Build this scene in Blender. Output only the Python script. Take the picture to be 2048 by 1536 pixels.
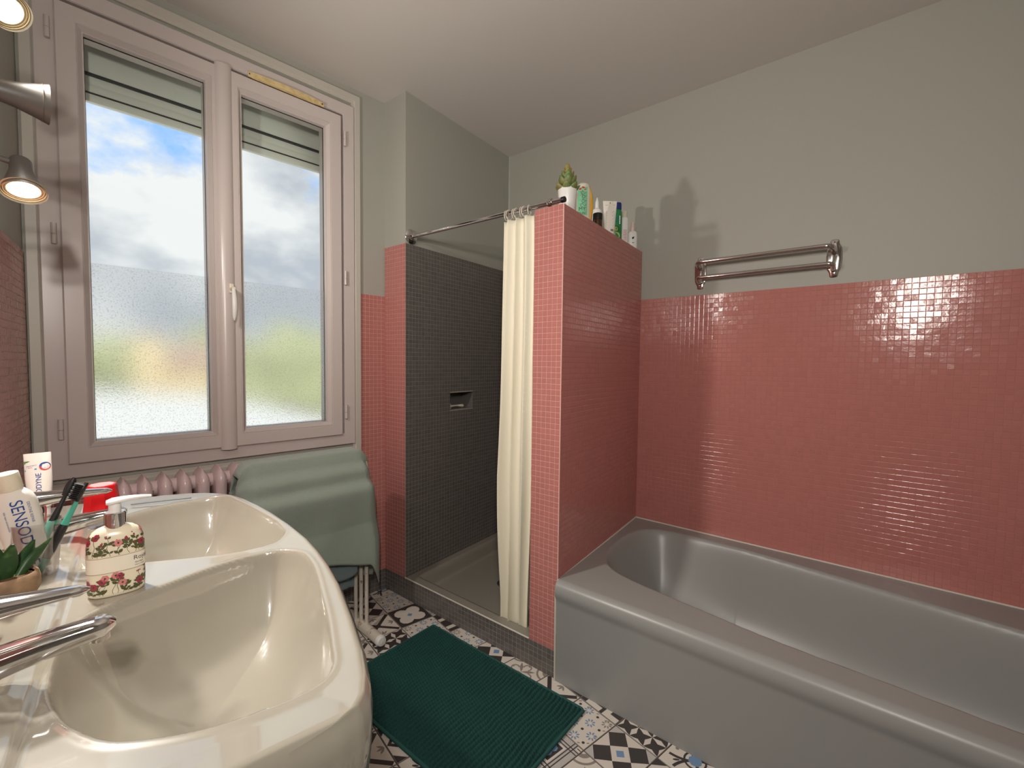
import bpy, bmesh, math, random
import numpy as np
from mathutils import Vector, Matrix, noise
for o in list(bpy.data.objects): bpy.data.objects.remove(o)
scene = bpy.context.scene
COL = scene.collection
random.seed(7); RNG = np.random.default_rng(7)
PI = math.pi

# ------------------------------------------------------------------ camera
FPX, YAW, PITCH, ROLL = 905.5216, math.radians(50.6388), math.radians(-2.7002), math.radians(.6655)
CAM = np.array([0., 0., 1.2])
_fw = np.array([math.sin(YAW)*math.cos(PITCH), math.cos(YAW)*math.cos(PITCH), math.sin(PITCH)])
_r = np.array([math.cos(YAW), -math.sin(YAW), 0.]); _u = np.cross(_r, _fw)
_r2 = math.cos(ROLL)*_r + math.sin(ROLL)*_u; _u2 = -math.sin(ROLL)*_r + math.cos(ROLL)*_u
cd = bpy.data.cameras.new('camera'); cam = bpy.data.objects.new('camera', cd); COL.objects.link(cam)
cd.sensor_width = 36; cd.lens = FPX/2048*36; cd.clip_start = .02; cd.clip_end = 500
cam.matrix_world = Matrix(((_r2[0], _u2[0], -_fw[0], 0), (_r2[1], _u2[1], -_fw[1], 0), (_r2[2], _u2[2], -_fw[2], 1.2), (0, 0, 0, 1)))
scene.camera = cam
def project(P):
    d = np.asarray(P, float) - CAM
    z = d @ _fw
    return 1024+FPX*(d @ _r2)/z, 768-FPX*(d @ _u2)/z, z

# ------------------------------------------------------------------ view, world, sun
vs = scene.view_settings
vs.view_transform = 'Standard'; vs.look = 'None'; vs.exposure = 0.0; vs.gamma = 1.0; vs.use_curve_mapping = False
SKY = 1.25
world = bpy.data.worlds.new('sky'); scene.world = world; world.use_nodes = True
nt = world.node_tree; nt.nodes.clear(); N_ = nt.nodes.new; L_ = nt.links.new
out = N_('ShaderNodeOutputWorld'); bg = N_('ShaderNodeBackground'); tc = N_('ShaderNodeTexCoord')
mp = N_('ShaderNodeMapping'); mp.inputs['Location'].default_value = (5.3, 2.4, .7); mp.inputs['Scale'].default_value = (1, 1, 1.7)
n1 = N_('ShaderNodeTexNoise'); n1.inputs['Scale'].default_value = 3.2; n1.inputs['Detail'].default_value = 9; n1.inputs['Roughness'].default_value = .58
n2 = N_('ShaderNodeTexNoise'); n2.inputs['Scale'].default_value = 4.6; n2.inputs['Detail'].default_value = 7; n2.inputs['Roughness'].default_value = .5
r1 = N_('ShaderNodeValToRGB'); r1.color_ramp.elements[0].position = .30; r1.color_ramp.elements[1].position = .42
r2 = N_('ShaderNodeValToRGB'); r2.color_ramp.elements[0].position = .40; r2.color_ramp.elements[1].position = .58
r2.color_ramp.elements[0].color = (.47, .50, .56, 1); r2.color_ramp.elements[1].color = (.82, .82, .83, 1)
mx = N_('ShaderNodeMixRGB'); mx.inputs[1].default_value = (.28, .52, .95, 1)
L_(tc.outputs['Generated'], mp.inputs[0]); L_(mp.outputs[0], n1.inputs[0]); L_(mp.outputs[0], n2.inputs[0])
L_(n1.outputs[0], r1.inputs[0]); L_(n2.outputs[0], r2.inputs[0]); L_(r1.outputs[0], mx.inputs[0]); L_(r2.outputs[0], mx.inputs[2])
L_(mx.outputs[0], bg.inputs[0]); bg.inputs[1].default_value = SKY; L_(bg.outputs[0], out.inputs[0])
sd = bpy.data.lights.new('sun', 'SUN'); sd.energy = 5.0; sd.angle = .02; sd.color = (1, .93, .8)
sun = bpy.data.objects.new('sun', sd); COL.objects.link(sun)
sun.rotation_euler = (-Vector((.45, .75, -.62))).to_track_quat('Z', 'Y').to_euler()
LAMP_W = 28.0          # each of the three spotlights by the window and the three added fill lamps

# ------------------------------------------------------------------ materials
def lin(c): return tuple((x/12.92 if x <= .04045 else ((x+.055)/1.055)**2.4) for x in c)
def srgb(r, g, b): return lin((r/255, g/255, b/255))
MATS = {}
def mat(name, color, rough=.5, metal=0, bump=None, var=0, coat=0, spec=.5, emit=None, noise_scale=None, noise_mix=None, sheen=0, subs=0, coat_ior=1.5):
    if name in MATS: return MATS[name]
    m = bpy.data.materials.new(name); m.use_nodes = True; MATS[name] = m
    t = m.node_tree; b = t.nodes['Principled BSDF']
    b.inputs['Base Color'].default_value = (*color, 1); b.inputs['Roughness'].default_value = rough
    b.inputs['Metallic'].default_value = metal; b.inputs['Specular IOR Level'].default_value = spec
    b.inputs['Coat Weight'].default_value = coat; b.inputs['Coat Roughness'].default_value = .05; b.inputs['Coat IOR'].default_value = coat_ior
    b.inputs['Sheen Weight'].default_value = sheen
    co = t.nodes.new('ShaderNodeTexCoord')
    if var:
        g = t.nodes.new('ShaderNodeNewGeometry'); oi = t.nodes.new('ShaderNodeObjectInfo')
        ad = t.nodes.new('ShaderNodeMath'); ad.operation = 'ADD'; fr = t.nodes.new('ShaderNodeMath'); fr.operation = 'FRACT'
        t.links.new(g.outputs['Random Per Island'], ad.inputs[0]); t.links.new(oi.outputs['Random'], ad.inputs[1]); t.links.new(ad.outputs[0], fr.inputs[0])
        mr = t.nodes.new('ShaderNodeMapRange'); mr.inputs[3].default_value = 1-var; mr.inputs[4].default_value = 1+var
        t.links.new(fr.outputs[0], mr.inputs[0])
        h = t.nodes.new('ShaderNodeHueSaturation'); h.inputs['Color'].default_value = (*color, 1)
        t.links.new(mr.outputs[0], h.inputs['Value']); t.links.new(h.outputs[0], b.inputs['Base Color'])
    if noise_mix:
        c2, sc, lo, hi = noise_mix
        nn = t.nodes.new('ShaderNodeTexNoise'); nn.inputs['Scale'].default_value = sc; nn.inputs['Detail'].default_value = 5
        t.links.new(co.outputs['Object'], nn.inputs[0])
        rp = t.nodes.new('ShaderNodeValToRGB'); rp.color_ramp.elements[0].position = lo; rp.color_ramp.elements[1].position = hi
        rp.color_ramp.elements[0].color = (*color, 1); rp.color_ramp.elements[1].color = (*c2, 1)
        t.links.new(nn.outputs[0], rp.inputs[0]); t.links.new(rp.outputs[0], b.inputs['Base Color'])
    if bump:
        sc, st, dist = bump
        nn = t.nodes.new('ShaderNodeTexNoise'); nn.inputs['Scale'].default_value = sc; nn.inputs['Detail'].default_value = 4
        t.links.new(co.outputs['Object'], nn.inputs[0])
        bp = t.nodes.new('ShaderNodeBump'); bp.inputs['Strength'].default_value = st; bp.inputs['Distance'].default_value = dist
        t.links.new(nn.outputs[0], bp.inputs['Height']); t.links.new(bp.outputs[0], b.inputs['Normal'])
    if emit:
        b.inputs['Emission Color'].default_value = (*emit[:3], 1); b.inputs['Emission Strength'].default_value = emit[3]
    if subs: b.inputs['Subsurface Weight'].default_value = subs
    return m

M_wall = mat('wall_paint', srgb(168, 167, 158), .55, bump=(90, .12, .002))
M_ceil = mat('ceiling_paint', srgb(212, 206, 200), .6, bump=(60, .08, .002))
M_pink = mat('pink_mosaic_glaze', srgb(182, 117, 110), .15, var=.03, bump=(75, .28, .0015), spec=.5)
M_grey = mat('grey_mosaic_glaze', srgb(104, 98, 95), .22, var=.10, bump=(160, .25, .0008))
M_pgrout = mat('pink_grout', srgb(222, 178, 170), .8)
M_pgrout2 = mat('dull_pink_grout', srgb(186, 126, 118), .8)
M_ggrout = mat('grey_grout', srgb(164, 155, 144), .8)
M_fgrout = mat('floor_grout', srgb(112, 104, 98), .85)
M_upvc = mat('white_plastic_frame', srgb(206, 194, 190), .28, spec=.5)
M_trim = mat('painted_trim', srgb(196, 190, 180), .4, bump=(50, .1, .001))
M_rubber = mat('black_gasket', srgb(40, 40, 44), .6)
M_chrome = mat('chrome', (.78, .76, .76), .07, 1)
M_chrome_old = mat('worn_chrome', (.62, .58, .56), .12, 1)
M_sink = mat('beige_grey_ceramic', srgb(170, 164, 150), .3, spec=.3, coat=1, coat_ior=2.0)
M_tub = mat('grey_enamel', srgb(148, 148, 146), .34, bump=(6, .03, .01))
M_tray = mat('grey_tray_ceramic', srgb(140, 134, 124), .3)
M_seal = mat('white_sealant', srgb(205, 198, 188), .5)
M_rad = mat('pinkish_radiator_paint', srgb(214, 190, 190), .25)
M_towel = mat('sage_towel', srgb(150, 162, 150), .95, bump=(420, .9, .004), sheen=.4)
M_towel2 = mat('blue_grey_towel', srgb(120, 136, 140), .95, bump=(420, .9, .004), sheen=.4)
M_rug = mat('dark_green_chenille', srgb(20, 66, 62), .95, bump=(700, .5, .002))
M_white = mat('white_plastic', srgb(232, 230, 226), .35)
M_offwhite = mat('cream_plastic', srgb(228, 218, 196), .4)
M_yellowed = mat('yellowed_plastic', srgb(226, 202, 150), .45, noise_mix=(srgb(206, 178, 120), 60, .4, .65))
M_tube = mat('cream_metal_tube', srgb(214, 204, 190), .35, noise_mix=(srgb(150, 112, 84), 40, .60, .72))
M_black = mat('black_plastic', srgb(20, 20, 22), .4)
M_red = mat('red_plastic', srgb(214, 20, 28), .3)
M_redtop = mat('pale_red_print', srgb(240, 170, 170), .4)
M_mint = mat('mint_rubber', srgb(70, 165, 145), .4)
M_shade = mat('grey_lamp_metal', srgb(98, 93, 88), .45)
M_terra = mat('weathered_clay', srgb(158, 128, 98), .7, noise_mix=(srgb(126, 100, 78), 45, .4, .7), bump=(120, .3, .002))
M_soil = mat('bark_soil', srgb(110, 82, 56), .95, bump=(220, 1, .006))
M_leafd = mat('dark_succulent_leaf', srgb(34, 70, 34), .4, noise_mix=(srgb(78, 116, 52), 60, .52, .75))
M_leaf = mat('succulent_leaf', srgb(104, 124, 72), .45, noise_mix=(srgb(150, 128, 72), 18, .45, .75))
M_leaftip = mat('succulent_tip', srgb(176, 138, 84), .45, noise_mix=(srgb(120, 128, 64), 30, .4, .7))
M_ftile = [mat('tile_white', srgb(214, 204, 194), .35), mat('tile_dark', srgb(62, 56, 56), .35),
           mat('tile_grey', srgb(140, 130, 124), .35), mat('tile_blue', srgb(112, 142, 178), .35), mat('tile_pale', srgb(186, 180, 176), .35)]

def special(name, build):
    m = bpy.data.materials.new(name); m.use_nodes = True; m.node_tree.nodes.clear(); MATS[name] = m
    t = m.node_tree; o = t.nodes.new('ShaderNodeOutputMaterial'); build(t, o); return m
def b_glass(t, o):
    tr = t.nodes.new('ShaderNodeBsdfTransparent'); tr.inputs[0].default_value = (.95, .97, .96, 1)
    gl = t.nodes.new('ShaderNodeBsdfGlossy'); gl.inputs['Roughness'].default_value = .01
    f = t.nodes.new('ShaderNodeFresnel'); f.inputs[0].default_value = 1.35; m = t.nodes.new('ShaderNodeMixShader')
    t.links.new(f.outputs[0], m.inputs[0]); t.links.new(tr.outputs[0], m.inputs[1]); t.links.new(gl.outputs[0], m.inputs[2]); t.links.new(m.outputs[0], o.inputs[0])
M_glass = special('clear_glass', b_glass)
def b_cup(t, o):
    tr = t.nodes.new('ShaderNodeBsdfTransparent'); tr.inputs[0].default_value = (.9, .9, .9, 1)
    gl = t.nodes.new('ShaderNodeBsdfGlossy'); gl.inputs['Roughness'].default_value = .06
    lw = t.nodes.new('ShaderNodeLayerWeight'); lw.inputs[0].default_value = .35; m = t.nodes.new('ShaderNodeMixShader')
    t.links.new(lw.outputs['Facing'], m.inputs[0]); t.links.new(tr.outputs[0], m.inputs[1]); t.links.new(gl.outputs[0], m.inputs[2]); t.links.new(m.outputs[0], o.inputs[0])
M_cup = special('clear_plastic', b_cup)
def b_film(t, o):
    rf = t.nodes.new('ShaderNodeBsdfRefraction'); rf.inputs['Roughness'].default_value = .21; rf.inputs['IOR'].default_value = 1.3
    rf.inputs[0].default_value = (1, 1, 1, 1)
    rf2 = t.nodes.new('ShaderNodeBsdfTranslucent'); rf2.inputs[0].default_value = (.55, .56, .52, 1)
    co = t.nodes.new('ShaderNodeTexCoord'); nn = t.nodes.new('ShaderNodeTexNoise'); nn.inputs['Scale'].default_value = 190; nn.inputs['Detail'].default_value = 2
    t.links.new(co.outputs['Object'], nn.inputs[0])
    rp = t.nodes.new('ShaderNodeValToRGB'); rp.color_ramp.elements[0].position = .56; rp.color_ramp.elements[1].position = .64
    t.links.new(nn.outputs[0], rp.inputs[0])
    bp = t.nodes.new('ShaderNodeBump'); bp.inputs['Strength'].default_value = .5; bp.inputs['Distance'].default_value = .001
    t.links.new(nn.outputs[0], bp.inputs['Height']); t.links.new(bp.outputs[0], rf.inputs['Normal'])
    tl = t.nodes.new('ShaderNodeBsdfTranslucent'); tl.inputs[0].default_value = (1, 1, 1, 1)
    m = t.nodes.new('ShaderNodeMixShader'); m.inputs[0].default_value = .12
    t.links.new(rf.outputs[0], m.inputs[1]); t.links.new(tl.outputs[0], m.inputs[2])
    sc = t.nodes.new('ShaderNodeMath'); sc.operation = 'MULTIPLY'; sc.inputs[1].default_value = .17
    t.links.new(rp.outputs[0], sc.inputs[0])
    m2 = t.nodes.new('ShaderNodeMixShader'); t.links.new(sc.outputs[0], m2.inputs[0]); t.links.new(m.outputs[0], m2.inputs[1]); t.links.new(rf2.outputs[0], m2.inputs[2])
    t.links.new(m2.outputs[0], o.inputs[0])
M_film = special('frosted_privacy_film', b_film)
def b_curtain(t, o):
    d = t.nodes.new('ShaderNodeBsdfPrincipled'); d.inputs['Base Color'].default_value = (*srgb(247, 241, 222), 1); d.inputs['Roughness'].default_value = .5
    tl = t.nodes.new('ShaderNodeBsdfTranslucent'); tl.inputs[0].default_value = (*srgb(244, 232, 190), 1)
    co = t.nodes.new('ShaderNodeTexCoord'); v = t.nodes.new('ShaderNodeTexNoise'); v.inputs['Scale'].default_value = 350
    t.links.new(co.outputs['Object'], v.inputs[0]); bp = t.nodes.new('ShaderNodeBump'); bp.inputs['Strength'].default_value = .2; bp.inputs['Distance'].default_value = .002
    t.links.new(v.outputs[0], bp.inputs['Height']); t.links.new(bp.outputs[0], d.inputs['Normal'])
    m = t.nodes.new('ShaderNodeMixShader'); m.inputs[0].default_value = .16
    t.links.new(d.outputs[0], m.inputs[1]); t.links.new(tl.outputs[0], m.inputs[2]); t.links.new(m.outputs[0], o.inputs[0])
M_curtain = special('cream_curtain_fabric', b_curtain)

# ------------------------------------------------------------------ mesh helpers
def link(name, me, parent=None, mats=(), smooth=None):
    o = bpy.data.objects.new(name, me); COL.objects.link(o)
    for m in mats: me.materials.append(m)
    if smooth is not None:
        me.polygons.foreach_set('use_smooth', [True]*len(me.polygons))
        if smooth < 179: me.set_sharp_from_angle(angle=math.radians(smooth))
    if parent: o.parent = parent
    return o
def pyobj(name, v, f, m, parent=None, smooth=None, midx=None):
    me = bpy.data.meshes.new(name); me.from_pydata([tuple(map(float, p)) for p in v], [], f)
    o = link(name, me, parent, m if isinstance(m, (list, tuple)) else (m,), smooth)
    if midx is not None: me.polygons.foreach_set('material_index', midx)
    me.update(); return o
def bmobj(name, bm, m, parent=None, smooth=None):
    me = bpy.data.meshes.new(name); bmesh.ops.recalc_face_normals(bm, faces=bm.faces[:]); bm.to_mesh(me); bm.free()
    return link(name, me, parent, m if isinstance(m, (list, tuple)) else (m,), smooth)
def tag(o, label=None, cat=None, group=None, kind=None):
    if label: o['label'] = label
    if cat: o['category'] = cat
    if group: o['group'] = group
    if kind: o['kind'] = kind
    return o
def thing(name, label, cat, loc=(0, 0, 0), rz=0, group=None):
    o = bpy.data.objects.new(name, None); COL.objects.link(o); o.empty_display_size = .05
    o.location = loc; o.rotation_euler = (0, 0, rz); return tag(o, label, cat, group)
def structure(name, loc=(0, 0, 0), rz=0, label=None):
    o = bpy.data.objects.new(name, None); COL.objects.link(o); o.empty_display_size = .05
    o.location = loc; o.rotation_euler = (0, 0, rz); return tag(o, label, kind='structure')
def bm_box(bm, x0, x1, y0, y1, z0, z1, bev=0, seg=2):
    r = bmesh.ops.create_cube(bm, size=1)
    bmesh.ops.scale(bm, vec=(x1-x0, y1-y0, z1-z0), verts=r['verts'])
    bmesh.ops.translate(bm, vec=((x0+x1)/2, (y0+y1)/2, (z0+z1)/2), verts=r['verts'])
    if bev:
        es = list({e for v in r['verts'] for e in v.link_edges})
        bmesh.ops.bevel(bm, geom=es, offset=bev, segments=seg, affect='EDGES', profile=.5)
def box(name, x0, x1, y0, y1, z0, z1, m, parent=None, bev=0, seg=2):
    bm = bmesh.new(); bm_box(bm, x0, x1, y0, y1, z0, z1, bev, seg)
    return bmobj(name, bm, m, parent, 40 if bev else None)
def loft(rings, closed=True, cap=(True, True)):
    """rings: list of lists of points (equal length) -> verts, faces"""
    n = len(rings[0]); v = [p for r in rings for p in r]; f = []
    for i in range(len(rings)-1):
        for j in range(n if closed else n-1):
            k = (j+1) % n; f.append((i*n+j, i*n+k, (i+1)*n+k, (i+1)*n+j))
    if closed and cap[0]: f.append(tuple(range(n))[::-1])
    if closed and cap[1]: f.append(tuple((len(rings)-1)*n+j for j in range(n)))
    return v, f
def lathe(prof, n=28, rx=1., ry=1., cap=(True, True), cx=0, cy=0):
    rings = [[(cx+r*rx*math.cos(2*PI*j/n), cy+r*ry*math.sin(2*PI*j/n), z) for j in range(n)] for r, z in prof]
    return loft(rings, True, cap)
def tube(path, rad, n=12, cap=True):
    P = [Vector(p) for p in path]; rings = []; up = None
    R = rad if isinstance(rad, (list, tuple)) else [rad]*len(P)
    for i, p in enumerate(P):
        t = (P[min(i+1, len(P)-1)]-P[max(i-1, 0)]).normalized()
        if up is None: up = Vector((0, 0, 1)) if abs(t.z) < .9 else Vector((1, 0, 0))
        a = t.cross(up).normalized(); b = a.cross(t).normalized(); up = b
        rings.append([tuple(p+R[i]*(math.cos(2*PI*j/n)*a+math.sin(2*PI*j/n)*b)) for j in range(n)])
    return loft(rings, True, (cap, cap))
def tubeobj(name, path, rad, m, parent=None, n=12): v, f = tube(path, rad, n); return pyobj(name, v, f, m, parent, 50)
def bend(pts, rad, seg=6):
    """round the corners of a polyline"""
    P = [Vector(p) for p in pts]; outp = [P[0]]
    for i in range(1, len(P)-1):
        a = (P[i-1]-P[i]); b = (P[i+1]-P[i]); r = min(rad, a.length*.49, b.length*.49)
        A = P[i]+a.normalized()*r; B = P[i]+b.normalized()*r
        for k in range(seg+1):
            t = k/seg; outp.append((1-t)**2*A+2*t*(1-t)*P[i]+t*t*B)
    return outp+[P[-1]]
def catmull(pts, n=6, closed=True):
    P = np.array(pts, float); m = len(P); o = []
    for i in range(m if closed else m-1):
        g = lambda k: P[k % m] if closed else P[min(max(k, 0), m-1)]
        a, b, c, d = g(i-1), g(i), g(i+1), g(i+2)
        for k in range(n):
            t = k/n; o.append(.5*((2*b)+(-a+c)*t+(2*a-5*b+4*c-d)*t*t+(-a+3*b-3*c+d)*t**3))
    if not closed: o.append(P[-1])
    return np.array(o)
def sdf(pts, poly):
    """positive inside"""
    d = np.full(len(pts), 1e9); ins = np.zeros(len(pts), bool); m = len(poly)
    for i in range(m):
        a, b = poly[i], poly[(i+1) % m]; e = b-a; w = pts-a
        t = np.clip((w @ e)/(e @ e+1e-12), 0, 1); q = w-t[:, None]*e; d = np.minimum(d, (q**2).sum(1))
        c = ((a[1] <= pts[:, 1]) & (b[1] > pts[:, 1])) | ((b[1] <= pts[:, 1]) & (a[1] > pts[:, 1]))
        with np.errstate(divide='ignore', invalid='ignore'):
            xi = a[0]+(pts[:, 1]-a[1])*(b[0]-a[0])/(b[1]-a[1])
        ins ^= c & (pts[:, 0] < xi)
    d = np.sqrt(d); return np.where(ins, d, -d)
def grid_faces(nu, nv):
    i = np.arange((nu-1)*(nv-1)); a = (i//(nv-1))*nv+i % (nv-1)
    return np.stack([a, a+nv, a+nv+1, a+1], 1).tolist()
def text_mesh(name, s, size, m, parent, extrude=.0001, align='CENTER', fn=None, space=1.0):
    c = bpy.data.curves.new(name, 'FONT'); c.body = s; c.size = size; c.extrude = extrude; c.align_x = align; c.align_y = 'CENTER'; c.space_character = space
    o = bpy.data.objects.new(name+'_src', c); COL.objects.link(o); dg = bpy.context.evaluated_depsgraph_get()
    me = bpy.data.meshes.new_from_object(o.evaluated_get(dg)); bpy.data.objects.remove(o); bpy.data.curves.remove(c)
    me.name = name; me.materials.clear()
    if fn:
        for v in me.vertices: v.co = fn(v.co)
    return link(name, me, parent, (m,))
def children(o): return [c for c in bpy.data.objects if c.parent == o]

# ------------------------------------------------------------------ plan of the room
ZC = 2.503; XR = 2.2493; YB = -.85
WS = -.0852; WD = math.atan(WS)                                   # window wall slope
def wy(x): return 1.9992+WS*(x-1.398)
LO = np.array([-.287, 0.]); LD = np.array([.1977, .9803]); LN = np.array([.9803, -.1977])   # left wall: origin, direction, normal
def SP(s, t, z=0): p = LO+s*LD+t*LN; return (p[0], p[1], z)
LROT = math.atan2(LD[1], LD[0])-PI/2                               # local +y = along the wall, local +x = out of it
XB, YS, SS = 1.398, 1.8295, .0691                                  # shower wall
XP, YP, SPn, YP2 = 1.402, .9175, .0825, 1.0472                     # partition
ZT, ZP, ZH, ZPL = .39, 1.532, 1.778, .107                           # tub, pink wall, tall pink, grey plinth
PITCH_T = .0212

TILE_MESH = {}
def dome(n=4, w=.0205, h=.0008):
    g = np.linspace(-.5, .5, n); e = np.array([-.5, -.44, .44, .5]) if n == 4 else g
    v = [(x*w, y*w, h*(1-(2*abs(x))**6)*(1-(2*abs(y))**6)*.7+(h*.3 if max(abs(x), abs(y)) < .49 else 0)) for x in e for y in e]
    f = [(i*n+j, (i+1)*n+j, (i+1)*n+j+1, i*n+j+1) for i in range(n-1) for j in range(n-1)]
    return np.array(v), np.array(f)
DV, DF = dome(); DV[:, 2] += .0009
def mosaic(parent, org, ud, length, z0, z1, m, grout, skip=None, nmax=300, minpx=9.5, tw=.965):
    """mosaic of ~20 mm tiles on a vertical plane; org=(x,y) of the left end seen from the room, ud=unit direction to the right"""
    ud = np.array([ud[0], ud[1], 0.]); ud /= np.linalg.norm(ud); nrm = np.array([ud[1], -ud[0], 0.]); org = np.array([org[0], org[1], 0.])
    nc = max(1, round(length/PITCH_T)); nr = max(1, round((z1-z0)/PITCH_T)); pu = length/nc; pv = (z1-z0)/nr
    C = []; 
    for i in range(nc):
        for j in range(nr):
            u, z = (i+.5)*pu, z0+(j+.5)*pv
            if skip and skip(u, z): continue
            C.append((u, z))
    C = np.array(C); pos = org+C[:, :1]*ud+np.array([0, 0, 1])*C[:, 1:2]
    k = len(pos); a = RNG.normal(0, .010, k); b = RNG.normal(0, .010, k); rr = RNG.normal(0, .008, k)
    U = np.cos(rr)[:, None]*ud+np.sin(rr)[:, None]*np.array([0, 0, 1.]); W = -np.sin(rr)[:, None]*ud+np.cos(rr)[:, None]*np.array([0, 0, 1.])
    U = U+a[:, None]*nrm; W = W+b[:, None]*nrm; sz = (min(pu, pv)/PITCH_T)
    su, sv = pu/PITCH_T*tw, pv/PITCH_T*tw
    # visible size of each tile
    x0, y0, zz = project(pos); xa, ya, _ = project(pos+ud*pu); xb, yb, _ = project(pos+np.array([0, 0, pv]))
    size = np.minimum(np.hypot(xa-x0, ya-y0), np.hypot(xb-x0, yb-y0)); size[(zz < .1) | (x0 < 0) | (x0 > 2048) | (y0 < 0) | (y0 > 1536)] = 0
    order = np.argsort(-size)[:nmax]; single = [int(q) for q in order if size[q] >= minpx]
    rest = np.setdiff1d(np.arange(k), single)
    if single:
        key = (m.name, round(su, 3), round(sv, 3))
        if key not in TILE_MESH:
            me = bpy.data.meshes.new('tile'); me.from_pydata([tuple(p) for p in DV*np.array([su, sv, 1])], [], DF.tolist()); me.materials.append(m)
            TILE_MESH[key] = me
        for q in single:
            o = bpy.data.objects.new('tile', TILE_MESH[key]); COL.objects.link(o); o.parent = parent
            nq = np.cross(U[q], W[q])
            o.matrix_local = Matrix(((U[q][0], W[q][0], nq[0], pos[q][0]), (U[q][1], W[q][1], nq[1], pos[q][1]), (U[q][2], W[q][2], nq[2], pos[q][2]), (0, 0, 0, 1)))
    if len(rest):
        V = (pos[rest][:, None]+U[rest][:, None]*(DV[:, 0]*su)[None, :, None]+W[rest][:, None]*(DV[:, 1]*sv)[None, :, None]+nrm*DV[:, 2][None, :, None]).reshape(-1, 3)
        F = (DF[None]+(np.arange(len(rest))*len(DV))[:, None, None]).reshape(-1, 4)
        o = pyobj('mosaic_tiles', V, F.tolist(), m, parent); o['kind'] = 'stuff'
    if grout:
        g0 = org-nrm*.0; e = org+ud*length
        if skip is None:
            v = [org+np.array([0, 0, z0]), e+np.array([0, 0, z0]), e+np.array([0, 0, z1]), org+np.array([0, 0, z1])]
            v = [p+nrm*.0003 for p in v]
            pyobj('grout', v, [(0, 1, 2, 3)], grout, parent)
    return nrm

# ------------------------------------------------------------------ room shell
fl = structure('floor'); 
box('screed', -.6, 2.6, YB-.1, 2.4, -.12, -.006, M_fgrout, fl)
ce = box('ceiling', -.7, 2.5, YB-.1, 2.35, ZC, ZC+.12, M_ceil); tag(ce, kind='structure')
def vwall(name, a, b, thick, z0, z1, m, parent=None):
    """box wall whose room face runs a->b (room on the right-hand normal side), thickness away from the room"""
    a = Vector((*a, 0)); b = Vector((*b, 0)); d = (b-a).normalized(); n = Vector((d.y, -d.x, 0))
    v = []
    for z in (z0, z1): v += [a+Vector((0, 0, z)), b+Vector((0, 0, z)), b-n*thick+Vector((0, 0, z)), a-n*thick+Vector((0, 0, z))]
    return pyobj(name, v, [(0, 1, 5, 4), (1, 2, 6, 5), (2, 3, 7, 6), (3, 0, 4, 7), (3, 2, 1, 0), (4, 5, 6, 7)], m, parent)
# left wall (room to its right when walking from back to window: normal (LD.y,-LD.x))
wl = structure('wall_left'); vwall('plaster', SP(-1.0, -.003)[:2], SP(2.2, -.003)[:2], .12, 0, ZC, M_wall, wl)
mosaic(wl, SP(-.2, 0)[:2], LD, 2.33, ZPL, ZP, M_pink, M_pgrout, minpx=99)
mosaic(wl, SP(-.2, 0)[:2], LD, 2.33, 0, ZPL, M_grey, M_ggrout, minpx=99)
wr = structure('wall_right'); vwall('plaster', (XR+.003, 2.2), (XR+.003, YB-.05), .12, 0, ZC, M_wall, wr)
YPR = YP+SPn*(XR-XP); YP2R = YP2+SPn*(XR-XP); YSR = YS+SS*(XR-XB)
mosaic(wr, (XR, YPR), (0, -1), YPR-YB, ZT, ZP, M_pink, M_pgrout2, minpx=9.5, tw=.985)
mosaic(wr, (XR, YSR), (0, -1), YSR-YP2R, .10, ZH, M_grey, M_ggrout, minpx=99)
wb = vwall('wall_back', (XR+.05, YB), (-.6, YB), .12, 0, ZC, M_wall); tag(wb, kind='structure')

# window wall with its opening
WX0, WX1, WZ0, WZ1 = .175, 1.215, .80, 2.395
ww = structure('wall_window', (XB, wy(XB)-.0, 0), WD)
CW = 1/math.cos(WD)
def lx(x): return (x-XB)*CW
def ring_rect(x0, x1, z0, z1, y): return [(x0, y, z0), (x1, y, z0), (x1, y, z1), (x0, y, z1)]
hole = (lx(WX0), lx(WX1), WZ0, WZ1); outer = (lx(-.2), lx(1.45), 0, ZC)
v, f = loft([ring_rect(*outer, .17), ring_rect(*outer, .003), ring_rect(*hole, .003), ring_rect(*hole, .17), ring_rect(*outer, .17)], True, (False, False))
pyobj('plaster', v, f, M_wall, ww)
ww_t = structure('wall_window_tiles'); bpy.data.objects.remove(ww_t)
def mosaic_local(parent, a, b, z0, z1, m, g, **k):
    """a,b world xy; tiles stored in the parent's local space"""
    tmp = bpy.data.objects.new('tmp', None); COL.objects.link(tmp)
    d = np.array(b)-np.array(a); mosaic(tmp, a, d, float(np.linalg.norm(d)), z0, z1, m, g, **k)
    inv = Matrix.Translation(parent.location) @ parent.rotation_euler.to_matrix().to_4x4()
    inv = inv.inverted()
    for c in children(tmp):
        ml = c.matrix_local.copy(); c.parent = parent; c.matrix_local = inv @ ml
    bpy.data.objects.remove(tmp)
mosaic_local(ww, (1.266, wy(1.266)), (XB, wy(XB)), ZPL, ZP, M_pink, M_pgrout, minpx=9.5)
mosaic_local(ww, (.14, wy(.14)), (XB, wy(XB)), 0, ZPL, M_grey, M_ggrout, minpx=99)
mosaic_local(ww, (.14, wy(.14)), (1.266, wy(1.266)), ZPL, .735, M_pink, M_pgrout, minpx=99)

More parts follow.
